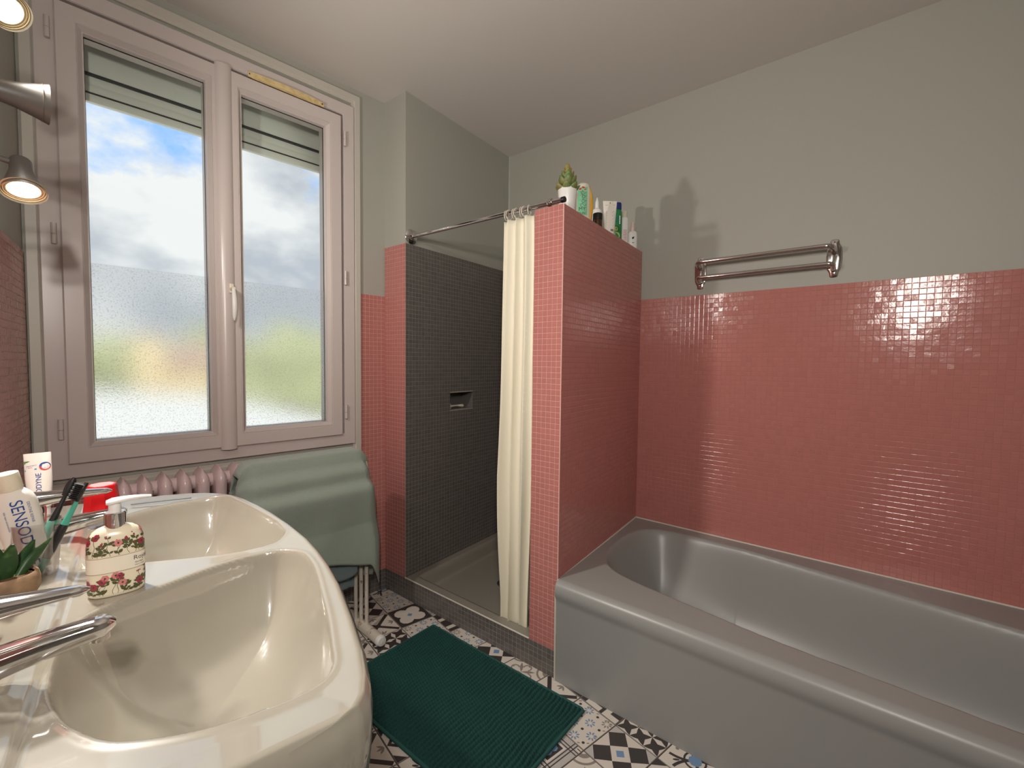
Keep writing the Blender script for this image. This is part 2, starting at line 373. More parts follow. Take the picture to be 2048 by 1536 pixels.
# projecting shower wall with its tiled soap niche
wsx = structure('wall_shower')
sd_ = np.array([1, SS]); sd_ /= np.linalg.norm(sd_)
def sy(x): return YS+SS*(x-XB)
NX0, NX1, NZ0, NZ1 = 1.717, 1.912, .934, 1.028
def shower_block():
    o = .003; dep = .10
    O = [(XB+.003, sy(XB)+o), (XR, sy(XR)+o)]
    def pt(x, z, dy=0): return (x, sy(x)+o+dy, z)
    v = []; f = []
    def ring(x0, x1, z0, z1, dy): return [pt(x0, z0, dy), pt(x1, z0, dy), pt(x1, z1, dy), pt(x0, z1, dy)]
    v, f = loft([ring(XB+.003, XR, 0, ZC, 0), ring(NX0, NX1, NZ0, NZ1, 0), ring(NX0, NX1, NZ0, NZ1, dep)], True, (False, True))
    n = len(v); v += [(XB+.003, sy(XB)+o, 0), (XB+.003, 2.05, 0), (XB+.003, 2.05, ZC), (XB+.003, sy(XB)+o, ZC)]
    f.append((n, n+3, n+2, n+1))
    return v, f
v, f = shower_block(); pyobj('plaster', v, f, M_wall, wsx)
def nskip(u, z):
    x = XB+u*sd_[0]; return NX0-.004 < x < NX1+.004 and NZ0-.004 < z < NZ1+.004
Ls = (XR-XB)/sd_[0]
mosaic(wsx, (XB, YS), sd_, Ls, .10, ZH, M_grey, M_ggrout, skip=nskip, minpx=9.5)
def pw(x, z, d=0): return (x, sy(x)+d, z)
def ringw(x0, x1, z0, z1, d): return [pw(x0, z0, d), pw(x1, z0, d), pw(x1, z1, d), pw(x0, z1, d)]
v, f = loft([ringw(XB, XR, 0, ZH, -.0003), ringw(NX0, NX1, NZ0, NZ1, -.0003), ringw(NX0, NX1, NZ0, NZ1, .0025)], True, (False, False))
pyobj('grout', v, f, M_ggrout, wsx)
v, f = loft([ringw(NX0+.001, NX1-.001, NZ0+.001, NZ1-.001, -.001), ringw(NX0+.001, NX1-.001, NZ0+.001, NZ1-.001, .095)], True, (False, True))
pyobj('niche_lining', v, f, M_grey, wsx)
mosaic(wsx, (XB, wy(XB)), (0, -1), wy(XB)-YS, ZPL, ZH, M_pink, M_pgrout, minpx=9.5)
mosaic(wsx, (XB, wy(XB)), (0, -1), wy(XB)-YS, 0, ZPL, M_grey, M_ggrout, minpx=9.5)

# partition between shower and bath
wp = structure('wall_partition')
def py1(x): return YP+SPn*(x-XP)
def py2(x): return YP2+SPn*(x-XP)
o = .003
v = []
for z in (0, ZH-.004): v += [(XP+o, py1(XP)+o, z), (XR, py1(XR)+o, z), (XR, py2(XR)-o, z), (XP+o, py2(XP)-o, z)]
pyobj('masonry', v, [(0, 1, 5, 4), (1, 2, 6, 5), (2, 3, 7, 6), (3, 0, 4, 7), (3, 2, 1, 0), (4, 5, 6, 7)], M_pgrout, wp)
Lp = math.hypot(XR-XP, SPn*(XR-XP)); pd = (1, SPn)
mosaic(wp, (XP, YP2), (0, -1), YP2-YP, ZPL, ZH, M_pink, M_pgrout, minpx=8.5)
mosaic(wp, (XP, YP2), (0, -1), YP2-YP+.02, 0, ZPL, M_grey, M_ggrout, minpx=8.5)
mosaic(wp, (XP, YP), (0, -1), .02, ZPL, ZT-.012, M_pink, M_pgrout, minpx=8.5)
mosaic(wp, (XP, YP), pd, Lp, ZT, ZH, M_pink, M_pgrout2, minpx=99, tw=.98)
mosaic(wp, (XR, py2(XR)), (-1, -SPn), Lp, .10, ZH, M_grey, M_ggrout, minpx=99)
# tiled top of the partition
tv = []; tf = []; nx, ny = round(Lp/PITCH_T), 6
for i in range(nx):
    for j in range(ny):
        u = (i+.5)/nx; w = (j+.5)/ny; x = XP+u*(XR-XP); y = py1(x)+w*(YP2-YP); k = len(tv)
        for p in DV: tv.append((x+p[0], y+p[1], ZH-.001+p[2]))
        tf += [tuple(q+k for q in ff) for ff in DF.tolist()]
o = pyobj('mosaic_tiles', tv, tf, M_pink, wp); o['kind'] = 'stuff'
pyobj('grout', [(XP, py1(XP), ZH-.001), (XR, py1(XR), ZH-.001), (XR, py2(XR), ZH-.001), (XP, py2(XP), ZH-.001)], [(0, 1, 2, 3)], M_pgrout, wp)
# corner bead and sealant lines
tubeobj('corner_joint', [(XP-.0005, YP-.0005, ZT), (XP-.0005, YP-.0005, ZH)], .0022, M_pgrout, wp, 6)

# shower curb
cb = structure('trim_1', label='grey mosaic curb across the shower opening')
v = []
for z in (0, ZPL): v += [(XP+.001, YP2, z), (XP+.045, YP2, z), (XB+.045, YS, z), (XB+.003, YS, z)]
pyobj('curb_core', v, [(0, 1, 5, 4), (1, 2, 6, 5), (2, 3, 7, 6), (3, 0, 4, 7), (3, 2, 1, 0), (4, 5, 6, 7)], M_ggrout, cb)
mosaic(cb, (XB, YS), (XP-XB, YP2-YS), YS-YP2, 0, ZPL, M_grey, M_ggrout, minpx=7.5)
tubeobj('curb_bead', [(XB-.001, YS, ZPL+.001), (XP-.001, YP2, ZPL+.001)], .0035, M_seal, cb, 8)

# ------------------------------------------------------------------ floor tiles (patchwork print, 157 mm)
TS = .1575; GA = np.array([1.348, .643]); A1 = np.array([.1985, .9801])*TS; A2 = np.array([.9801, -.1985])*TS
def circ(x, y, r, n=10, rx=None, ry=None, ang=0):
    rx = rx or r; ry = ry or r; c, s = math.cos(ang), math.sin(ang)
    return [(x+rx*math.cos(2*PI*k/n)*c-ry*math.sin(2*PI*k/n)*s, y+rx*math.cos(2*PI*k/n)*s+ry*math.sin(2*PI*k/n)*c) for k in range(n)]
def dsq(x, y, h): return [(x+h, y), (x, y+h), (x-h, y), (x, y-h)]
def sq(x, y, h): return [(x-h, y-h), (x+h, y-h), (x+h, y+h), (x-h, y+h)]
def lens(p, q, w, n=6):
    p, q = np.array(p), np.array(q); d = q-p; nn = np.array([-d[1], d[0]]); r = []
    for k in range(n+1): t = k/n; r.append(tuple(p+d*t+nn*w*math.sin(PI*t)))
    for k in range(1, n): t = 1-k/n; r.append(tuple(p+d*t-nn*w*math.sin(PI*t)))
    return r
def arcband(x, y, r, w, a0, a1, n=10):
    o = [(x+(r+w)*math.cos(a0+(a1-a0)*k/n), y+(r+w)*math.sin(a0+(a1-a0)*k/n)) for k in range(n+1)]
    return o+[(x+(r-w)*math.cos(a1-(a1-a0)*k/n), y+(r-w)*math.sin(a1-(a1-a0)*k/n)) for k in range(n+1)]
def seg(p, q, w):
    p, q = np.array(p), np.array(q); d = (q-p)/np.linalg.norm(q-p); n = np.array([-d[1], d[0]])*w
    return [tuple(p+n), tuple(p-n), tuple(q-n), tuple(q+n)]
def pat_flowers():
    P = []
    for i in range(4):
        for j in range(4):
            x, y = (i-1.5)/4, (j-1.5)/4; c = 3 if (i+j) % 2 == 0 and (i, j) not in ((0, 0), (3, 3)) else 2
            if (i+j) % 2 == 0:
                for k in range(8): a = k*PI/4+.2; P.append((c, circ(x+.080*math.cos(a), y+.080*math.sin(a), 0, 7, .040, .019, a)))
            else: P.append((1, circ(x, y, .034, 8)))
    for i in range(4):
        for sgn in (-1, 1):
            P.append((2, circ((i-1.5)/4+.06, sgn*.45, 0, 7, .034, .014, .6))); P.append((2, circ(sgn*.45, (i-1.5)/4-.06, 0, 7, .034, .014, .9)))
    return P
def pat_checker():
    P = []; h = .36/math.sqrt(2)*1.0; a = .36*math.sqrt(.5)
    q = .36*.7071
    for sx, sy_ in ((1, 1), (-1, 1), (-1, -1), (1, -1)):
        cx, cy = sx*q, sy_*q; P.append((1, dsq(cx, cy, .2545)))
        P.append((4, [(sx*.5, sy_*.5), (sx*.5, sy_*.265), (sx*.265, sy_*.5)]))
    P = [(c, [(max(-.5, min(.5, x)), max(-.5, min(.5, y))) for x, y in pp]) for c, pp in P]
    P.append((3, dsq(0, 0, .105))); return P
def pat_petals():
    P = []; n = 3; h = 1/n
    for i in range(n):
        for j in range(n):
            x, y = -.5+i*h, -.5+j*h
            P.append((1, lens((x, y), (x+h, y+h), .17))); P.append((1, lens((x+h, y), (x, y+h), .17)))
    return P
def pat_quatre():
    P = [(1, sq(0, 0, .5))]
    for k in range(4): a = k*PI/2+PI/4; P.append((0, circ(.27*math.cos(a), .27*math.sin(a), .215, 10)))
    P.append((0, sq(0, 0, .30))); P.append((3, dsq(0, 0, .09)))
    for sx in (-1, 1): P.append((1, [(sx*.5, -.12), (sx*.5, .12), (sx*.36, 0)])); P.append((1, [(-.12, sx*.5), (.12, sx*.5), (0, sx*.36)]))
    return P
def pat_ovals():
    P = []
    for c in ((-.5, -.5), (.5, .5), (.5, -.5), (-.5, .5)):
        a0 = math.atan2(-c[1], -c[0])-PI/4; P.append((1, arcband(*c, .72, .03, a0+.1, a0+PI/2-.1, 12)))
    P.append((1, arcband(0, 0, .20, .02, 0, 2*PI, 20))); P.append((3, circ(0, 0, .13, 8)))
    for k in range(4): a = k*PI/2; P.append((2, circ(.38*math.cos(a), .38*math.sin(a), .04, 6)))
    for k in range(4): a = k*PI/2+PI/4; P.append((1, circ(.36*math.cos(a), .36*math.sin(a), 0, 8, .07, .025, a)))
    return P
def pat_bluesq():
    P = [(4, sq(0, 0, .5))]
    for k in (-.36, -.29, .29, .36): P.append((1, seg((k, -.5), (k, .5), .012))); P.append((1, seg((-.5, k), (.5, k), .012)))
    P += [(0, sq(0, 0, .26)), (1, sq(0, 0, .22)), ]
    for k in range(4): a = k*PI/2+PI/4; P.append((3, circ(.11*math.cos(a), .11*math.sin(a), .095, 8)))
    for sx in (-1, 1):
        for s2 in (-1, 1): P.append((0, sq(sx*.44, s2*.44, .05))); P.append((1, seg((sx*.44, s2*.40), (sx*.44, s2*.49), .012)))
    return P
def pat_scroll():
    P = []
    for c in ((-.5, -.5), (.5, .5), (.5, -.5), (-.5, .5)):
        a0 = math.atan2(-c[1], -c[0])-PI/4; P.append((2, arcband(*c, .30, .025, a0, a0+PI/2, 10))); P.append((2, arcband(*c, .12, .05, a0, a0+PI/2, 6)))
    for k in range(4):
        a = k*PI/2; P.append((2, arcband(.22*math.cos(a), .22*math.sin(a), .10, .02, a-2.2, a+2.2, 10)))
        P.append((2, lens((0, 0), (.36*math.cos(a+PI/4), .36*math.sin(a+PI/4)), .12)))
        P.append((2, circ(.30*math.cos(a), .30*math.sin(a), .035, 6)))
    return P
def pat_bands():
    P = [(1, seg((-.5, 0), (.5, 0), .05)), (1, seg((0, -.5), (0, .5), .05))]
    P = [(1, seg((-.46, -.46), (.46, .46), .055)), (1, seg((-.46, .46), (.46, -.46), .055))]
    for k in range(4):
        a = k*PI/2
        for q in range(3):
            b = a+PI+(q-1)*.75; x, y = .47*math.cos(a), .47*math.sin(a); P.append((2, lens((x, y), (x+.17*math.cos(b), y+.17*math.sin(b)), .16)))
    P.append((3, sq(0, 0, .0)) if False else (1, dsq(0, 0, .10)))
    return P
def pat_chevron():
    P = [(1, sq(0, 0, .5))]
    for c in (-.25, .25):
        P.append((0, [(c-.24, -.02), (c-.10, -.02), (c-.10, .22), (c+.24, .22), (c+.24, .36), (c-.24, .36)]))
        P.append((0, [(c-.24, -.48), (c-.10, -.48), (c-.10, -.24), (c+.24, -.24), (c+.24, -.10), (c-.24, -.10)]))
    return P
def pat_frames():
    P = [(1, dsq(0, 0, .5)), (0, dsq(0, 0, .40)), (1, dsq(0, 0, .26)), (3, dsq(0, 0, .13))]
    for sx in (-1, 1):
        for s2 in (-1, 1): P.append((1, [(sx*.5, s2*.5), (sx*.5, s2*.28), (sx*.28, s2*.5)]))
    return P
PATS = dict(flowers=pat_flowers, checker=pat_checker, petals=pat_petals, quatre=pat_quatre, ovals=pat_ovals, bluesq=pat_bluesq, scroll=pat_scroll, bands=pat_bands, chevron=pat_chevron, frames=pat_frames)
def tile_mesh(nm):
    S = TS-.0028; v = []; f = []; mi = []
    h = S/2; b = .0012
    ring = lambda r, z: [(-r, -r, z), (r, -r, z), (r, r, z), (-r, r, z)]
    vv, ff = loft([ring(h, -.008), ring(h, -b), ring(h-b, 0)], True, (True, True)); v += vv; f += ff; mi += [2]*(len(ff)-1)+[0]
    lay = .00006
    for c, poly in PATS[nm]():
        k = len(v); lay += .000004
        v += [(max(-.494, min(.494, x))*S, max(-.494, min(.494, y))*S, lay) for x, y in poly]; f.append(tuple(range(k, k+len(poly)))); mi.append(c)
    me = bpy.data.meshes.new('floor_tile_'+nm); me.from_pydata(v, [], f)
    for m in M_ftile: me.materials.append(m)
    me.polygons.foreach_set('material_index', mi); me.update()
    # keep every print face looking up
    bm = bmesh.new(); bm.from_mesh(me)
    for fc in bm.faces:
        if len(fc.verts) > 2 and all(abs(vv.co.z) < .001 and vv.co.z > 0 for vv in fc.verts):
            fc.normal_update()
            if fc.normal.z < 0: fc.normal_flip()
    bm.to_mesh(me); bm.free(); return me
FM = {k: tile_mesh(k) for k in PATS}
KNOWN = {(-1, 0): 'flowers', (-1, -1): 'checker', (0, -1): 'petals', (0, 0): 'chevron', (-1, 1): 'bands', (-2, 0): 'bluesq', (-2, -1): 'scroll', (0, -2): 'ovals',
         (-1, -2): 'frames', (-2, 6): 'quatre', (-2, 5): 'flowers', (-3, 5): 'petals', (-3, 6): 'bands', (-2, 7): 'flowers', (-3, 4): 'checker', (-1, 5): 'chevron',
         (-1, 4): 'flowers', (-1, 3): 'checker', (-1, 2): 'scroll', (-3, 7): 'checker', (-4, 4): 'flowers', (-4, 3): 'bands', (-5, 3): 'bands', (-5, 2): 'bands', (-4, 2): 'frames', (-4, 1): 'ovals', (-5, 1): 'bands'}
keys = list(PATS); frot = math.atan2(A2[1], A2[0])
for i in range(-9, 2):
    for j in range(-9, 11):
        c = GA+(i+.5)*A2+(j+.5)*A1
        s_ = (c-LO) @ LD; t_ = (c-LO) @ LN
        if c[1] > 2.10 or c[1] < YB-.1 or t_ < -.1 or c[0] > 1.50: continue
        nm = KNOWN.get((i, j)) or keys[(i*7+j*3+i*j) % len(keys)]
        o = bpy.data.objects.new('floor_tile', FM[nm]); COL.objects.link(o); o.parent = fl
        o.location = (c[0], c[1], 0); o.rotation_euler = (0, 0, frot+((i*3+j) % 4)*PI/2)

# ------------------------------------------------------------------ window
wn = structure('window_1', (XB, wy(XB), 0), WD, 'white two-leaf window with frosted lower panes')
def profile_frame(name, x0, x1, z0, z1, prof, m, parent, smooth=25):
    """mitred frame: prof = [(inset, y)...] swept round a rectangle"""
    v, f = loft([ring_rect(x0+i, x1-i, z0+i, z1-i, y) for i, y in prof], True, (False, False)); return pyobj(name, v, f, m, parent, smooth)
profile_frame('architrave', lx(.139), lx(1.262), .735, 2.468, [(0, .004), (0, -.008), (.004, -.013), (.028, -.013), (.034, -.008), (.045, -.008), (.045, .02)], M_trim, wn)
fr = profile_frame('outer_frame', lx(.172), lx(1.226), .795, 2.405, [(0, .06), (0, -.014), (.003, -.018), (.052, -.018), (.055, -.014), (.055, .06)], M_upvc, wn)
MIDL, MIDR = .690, .709
def sash(x0, x1, gl):
    s = profile_frame('sash', lx(x0), lx(x1), .845, 2.335, [(0, .05), (0, -.026), (.004, -.031), (.050, -.031), (.052, -.029), (.054, -.031), (.066, -.014), (.069, -.014), (.071, .004), (.071, .05)], M_upvc, wn)
    gx0, gx1 = lx(x0)+.068, lx(x1)-.068
    box('pane', gx0, gx1, .006, .010, .912, 2.268, M_glass, s)
    profile_frame('gasket', gx0, gx1, .912, 2.268, [(.001, .0045), (.004, .0045), (.004, .0118), (.001, .0118)], M_rubber, s)
    fo = box('privacy_film', gx0+.004, gx1-.004, .0035, .0055, .917, 1.522, M_film, s); fo['label'] = 'frosted privacy film over the lower half'
    return s
s1 = sash(.220, .697, 0); s2 = sash(.681, 1.158, 0)
# the two sashes meet behind a rounded cover strip
def strip(x0, x1, z0, z1, y0, bulge, m, parent, name, n=10):
    prof = [(x0+(x1-x0)*k/n, y0-bulge*math.sin(PI*k/n)**.6) for k in range(n+1)]
    v, f = loft([[(x, y, z) for x, y in prof]+[(x1, y0+.02, z), (x0, y0+.02, z)] for z in (z0, z1)]); return pyobj(name, v, f, m, parent, 35)
strip(lx(.655), lx(.712), .838, 2.343, -.031, .014, M_upvc, wn, 'cover_strip')
hb = box('handle', lx(.688), lx(.704), -.052, -.040, 1.462, 1.500, M_offwhite, wn, .003)
rg = []
for k in range(13):
    t = k/12; z = 1.478-.125*t; w = .0062+.0030*math.sin(PI*min(1, t*1.05))**.8; w *= (1 if t < .93 else max(.25, math.sqrt(max(0, 1-((t-.93)/.07)**2))))
    y = -.072-.012*math.sin(PI*t*.9)
    rg.append([(lx(.697)+w*math.cos(2*PI*j/12), y+.006*math.sin(2*PI*j/12), z) for j in range(12)])
v, f = loft(rg); pyobj('lever', v, f, M_white, hb, 50)
v, f = tube([(lx(.696), -.045, 1.478), (lx(.697), -.075, 1.478)], .008, 12); pyobj('spindle', v, f, M_offwhite, hb, 50)
for x, z in ((1.176, 2.238), (1.176, 1.594), (1.176, .956), (.205, 2.240), (.205, 1.599), (.205, .965)):
    hg = tubeobj('hinge', [(lx(x), -.026, z-.034), (lx(x), -.026, z-.004)], .007, M_upvc, wn, 12)
    tubeobj('hinge_pin', [(lx(x), -.026, z-.003), (lx(x), -.026, z+.032)], .007, M_upvc, hg, 12)
# yellowed plastic strip on the right sash
st = []
for k in range(15):
    t = k/14; x = .770+.306*t; y = -.032-(.010*math.sin(PI*min(1, max(0, (t-.04)/.86)))**.5 if .04 < t < .9 else .002); h = .011+(.002 if .05 < t < .9 else 0)
    zc = 2.349
    st.append([(lx(x), -.0305, zc-h), (lx(x), y, zc-h+.003), (lx(x), y, zc+h-.003), (lx(x), -.0305, zc+h)])
v, f = loft(st); ts = pyobj('vent_strip', v, f, M_yellowed, wn, 30); ts['label'] = 'yellowed plastic strip screwed to the top rail'
for x in (.777, 1.068):
    v, f = tube([(lx(x), -.0345, 2.349), (lx(x), -.0325, 2.349)], .0035, 8); pyobj('screw', v, f, M_rubber, ts)
for x in (.33, .69, 1.03):
    v, f = tube([(lx(x), -.0205, .818), (lx(x), -.0175, .818)], .0055, 12); pyobj('screw_cap', v, f, M_upvc, wn, 40)
# roller shutter outside, wound almost fully up
rsh = thing('roller_shutter', 'pale roller shutter wound up outside the top of the window', 'shutter', (XB, wy(XB), 0), WD)
M_shut = mat('shutter_plastic', srgb(236, 236, 226), .5)
zt = 2.36
for k, (zb, dy) in enumerate(((2.215, .130), (2.178, .138), (2.150, .133))):
    box('slat', lx(.20), lx(1.19), .02+dy, .032+dy, zb, zt+.006, M_shut, rsh, .003); zt = zb
box('end_bar', lx(.20), lx(1.19), .146, .168, 2.118, 2.147, M_shut, rsh, .004)
for zb, dy in ((2.216, .128), (2.149, .131), (2.352, .120)): box('gap_strip', lx(.202), lx(1.188), .0175+dy, .030+dy, zb-.004, zb+.004, M_rubber, rsh)  # dark strips stand in for the shaded gaps between slats and end bar
box('guide_rail', lx(.176), lx(.20), .12, .17, .82, 2.38, M_shut, rsh); box('guide_rail', lx(1.19), lx(1.213), .12, .17, .82, 2.38, M_shut, rsh)
sill = box('window_sill', lx(.1), lx(1.3), .06, .40, .775, .80, M_trim, wn)

# ------------------------------------------------------------------ outside
M_roof2 = mat('light_flat_roof', srgb(226, 228, 232), .8, bump=(3, .3, .05))
M_render = mat('sunlit_render', srgb(226, 206, 168), .9); M_tiles = mat('roof_tiles', srgb(176, 150, 140), .9)
M_tree = mat('tree_leaves', srgb(146, 154, 116), .9, noise_mix=(srgb(176, 180, 142), 1.2, .4, .65)); M_bark = mat('tree_bark', srgb(90, 76, 62), .9)
M_grass = mat('lawn', srgb(120, 132, 84), .95, noise_mix=(srgb(150, 150, 110), .3, .4, .6))
gd = box('ground', -60, 90, 4, 130, -4.2, -4, M_grass); tag(gd, kind='structure')
an = thing('annex_building', 'low annex with a pale flat roof right below the window', 'building', (6, 14, -4))
v = [(1.6-6, 54.3-14), (3.9, 17.7), (2.885, 2.6), (-1, -10.2), (-8, -10.2), (-12, 40)]
rings = [[(x, y, z) for x, y in v] for z in (0, 2.9)]; vv, ff = loft(rings); pyobj('wall', vv, ff, M_render, an)
rings = [[(x, y, z) for x, y in v] for z in (2.9, 3.0)]; vv, ff = loft(rings); pyobj('roof', vv, ff, M_roof2, an)
hs = thing('house', 'beige house with a tall chimney stack seen blurred through the frosted pane', 'building', (11, 42, -4))
box('wall', -1.4, 5.0, 0, 8, 0, 4.6, M_render, hs)
v = [(-1.6, -.3, 4.5), (5.2, -.3, 4.5), (5.2, 8.3, 4.5), (-1.6, 8.3, 4.5), (1.8, 1.5, 6.5), (1.8, 6.5, 6.5)]
pyobj('roof', v, [(0, 1, 4), (1, 2, 5, 4), (2, 3, 5), (3, 0, 4, 5), (3, 2, 1, 0)], M_tiles, hs)
ch = box('chimney', -2.9, -1.35, -.6, .6, 0, 6.7, M_render, hs); box('chimney_cap', -3.0, -1.25, -.7, .7, 6.7, 6.85, M_tiles, ch)
for x in (.6, 3.0):
    w = box('window', x, x+1, -.03, .02, 1.2, 2.6, M_upvc, hs); box('window_pane', x+.08, x+.92, -.04, .0, 1.28, 2.52, M_rubber, w)
def crown(name, c, r, seed, m, parent, zs=1.0):
    bm = bmesh.new(); bmesh.ops.create_icosphere(bm, subdivisions=4, radius=1)
    for vtx in bm.verts:
        p = vtx.co.copy(); d = 1+.30*noise.noise(p*1.6+Vector((seed, 0, 0)))+.18*noise.noise(p*4+Vector((0, seed, 0)))+.12*noise.noise(p*9+Vector((0, 0, seed)))
        vtx.co = Vector((p.x*r*d+c[0], p.y*r*d+c[1], p.z*r*d*zs+c[2]))
    return bmobj(name, bm, m, parent, 180)
trees = [((11.4, 69), 4.1, 'broad bushy tree left of the blurred house chimney'), ((17.5, 56.5), 4.4, 'round green tree rising behind the blurred house roof'),
         ((15.5, 33), 3.9, 'green tree filling the left of the right-hand frosted pane'), ((26.5, 38), 5.4, 'tallest green tree at the right edge of the right-hand pane'),
         ((15.8, 24.5), 2.6, 'low green shrub below the trees in the right-hand pane'), ((21, 88), 4.0, 'pale green tree behind the blurred chimney in the left-hand pane')]
for k, ((x, y), r, lab) in enumerate(trees):
    t = thing('tree', lab, 'tree', (x, y, -4), 0, 'trees seen through the frosted glass')
    hh = {0: 3.9, 1: 3.9, 2: 3.6, 3: 4.8, 4: 1.9, 5: 3.4}[k]
    crown('crown', (0, 0, hh), r, k*3.7, M_tree, t, .95); tubeobj('trunk', [(0, 0, 0), (.1, 0, hh*.5), (0, .1, hh)], [.35, .28, .15], M_bark, t, 10)
cy = thing('cypress', 'slim dark cypress standing behind the blurred chimney', 'tree', (11.75, 53, -4))
crown('crown', (0, 0, 4.8), .62, 2, mat('cypress_leaves', srgb(60, 74, 58), .9), cy, 5.2); tubeobj('trunk', [(0, 0, 0), (0, 0, 4)], .15, M_bark, cy, 8)

# ------------------------------------------------------------------ washbasin (local x = out of the wall, y = along it)
ws = thing('double_washbasin', 'glossy beige-grey double washbasin with two deep bowls along the left wall', 'washbasin', SP(0, 0, 0), LROT)
S0, S1, ZS = .545, 1.703, .80
edge = np.array([(.545, .39), (.547, .44), (.556, .468), (.572, .483), (.600, .495), (.657, .511), (.745, .528), (.86, .547), (.95, .556), (1.03, .560), (1.115, .560), (1.233, .551), (1.34, .538), (1.437, .522), (1.52, .503), (1.583, .482), (1.622, .457), (1.652, .426), (1.676, .385), (1.692, .335), (1.700, .28), (1.703, .24)])
near = [(.803, .187), (.875, .183), (.96, .189), (1.006, .212), (1.031, .257), (1.055, .312), (1.083, .382), (1.096, .450), (1.085, .500), (1.040, .529), (.98, .532), (.924, .526), (.776, .499), (.690, .479), (.650, .468), (.628, .449), (.62, .415), (.622, .367), (.631, .321), (.65, .279), (.672, .247), (.706, .222), (.748, .202)]
bowl1 = catmull(near, 5); bowl2 = catmull([(2.224-s, t) for s, t in near][::-1], 5)
ss = np.unique(np.concatenate([np.linspace(S0, S0+.06, 34), np.linspace(S0+.06, S1-.06, 400), np.linspace(S1-.06, S1, 34)]))
TT = np.interp(ss, edge[:, 0], edge[:, 1]); k_ = np.exp(-np.linspace(-2, 2, 9)**2); k_ /= k_.sum()
TT[8:-8] = np.convolve(TT, k_, 'same')[8:-8]
NV = 231; vv_ = np.linspace(0, 1, NV)
Sg = np.repeat(ss, NV); Tg = (TT[:, None]*vv_[None]).ravel(); pts = np.stack([Sg, Tg], 1)
e = np.minimum(np.minimum(np.repeat(TT, NV)-Tg, (Sg-S0)*1.0), (S1-Sg))
R_ = .011; q = np.clip(R_-e, 0, R_); Z = np.full(len(pts), ZS)-(R_-np.sqrt(R_*R_-q*q))*.9
rise = 1/(1+np.exp((Tg-.166)/.0045)); Z += .11*np.clip(.055-e, 0, .055)*np.clip((Tg-.20)/.05, 0, 1); Z += .013*rise+.004*np.exp(-((Tg-.170)/.006)**2)
for bw in (bowl1, bowl2):
    d = sdf(pts, bw)
    rr = np.clip(d, 0, None); Z -= (.165*(1-np.exp(-(rr/.050)**1.1))+.012*(1-np.exp(-(rr/.006)**2)))*(d > 0)
    Z += .0012*np.exp(-((d+.003)/.005)**2)
    cs, ct = bw.mean(0); dd = np.hypot(Sg-cs, Tg-.33); Z -= .012*np.exp(-(dd/.05)**2)*(d > 0)
verts = np.stack([Tg, Sg, Z], 1); F = [f_[::-1] for f_ in grid_faces(len(ss), NV)]
F = [tuple(f_) for f_ in F]
# apron: follow the open edge (near end, front, far end)
ns = len(ss); loop = [j for j in range(NV)]+[i*NV+NV-1 for i in range(1, ns)]+[(ns-1)*NV+j for j in range(NV-2, -1, -1)]
loop = loop[::1]; pl = verts[loop][:, :2]
tg = np.gradient(pl, axis=0); tg /= np.linalg.norm(tg, axis=1)[:, None]+1e-9
for _ in range(6): tg[1:-1] = (tg[:-2]+tg[1:-1]*2+tg[2:])/4
tg /= np.linalg.norm(tg, axis=1)[:, None]; nrm_ = np.stack([-tg[:, 1], tg[:, 0]], 1)
if nrm_[len(loop)//2][0] < 0: nrm_ = -nrm_
base = len(verts); rows = []
for off, dz in ((.003, -.005), (.006, -.022), (.005, -.05), (.002, -.085), (-.008, -.112), (-.035, -.140), (-.085, -.17), (-.13, -.19)):
    p = pl+nrm_*off; p[:, 0] = np.clip(p[:, 0], 0, None)
    if dz == -.005: z_ = verts[loop][:, 2]+dz
    else: z_ = np.full(len(pl), ZS-.012+dz)
    rows.append(np.column_stack([p, z_]))
allv = np.vstack([verts]+rows); n_ = len(loop)
prev = loop
for k in range(len(rows)):
    cur = [base+k*n_+i for i in range(n_)]
    for i in range(n_-1): F.append((prev[i], prev[i+1], cur[i+1], cur[i]))
    prev = cur
basin_o = pyobj('basin', allv, F, M_sink, ws, 180)
bm = bmesh.new(); bm.from_mesh(basin_o.data); bmesh.ops.recalc_face_normals(bm, faces=bm.faces[:])
if sum(f_.normal.z for f_ in bm.faces[:2000]) < 0: bmesh.ops.reverse_faces(bm, faces=bm.faces[:])
bm.to_mesh(basin_o.data); bm.free()
for cs in (.86, 1.364):
    v, f = lathe([(.022, .608), (.022, .615), (.016, .617), (.006, .616), (.0, .6155)], 20, cx=.33, cy=cs); pyobj('drain', v, f, M_chrome, ws, 40)
for cs in (.75, 1.5):
    v, f = lathe([(.09, 0), (.085, .03), (.065, .1), (.062, .45), (.09, .63)], 24, cx=.16, cy=cs); pyobj('pedestal', v, f, M_sink, ws, 60)

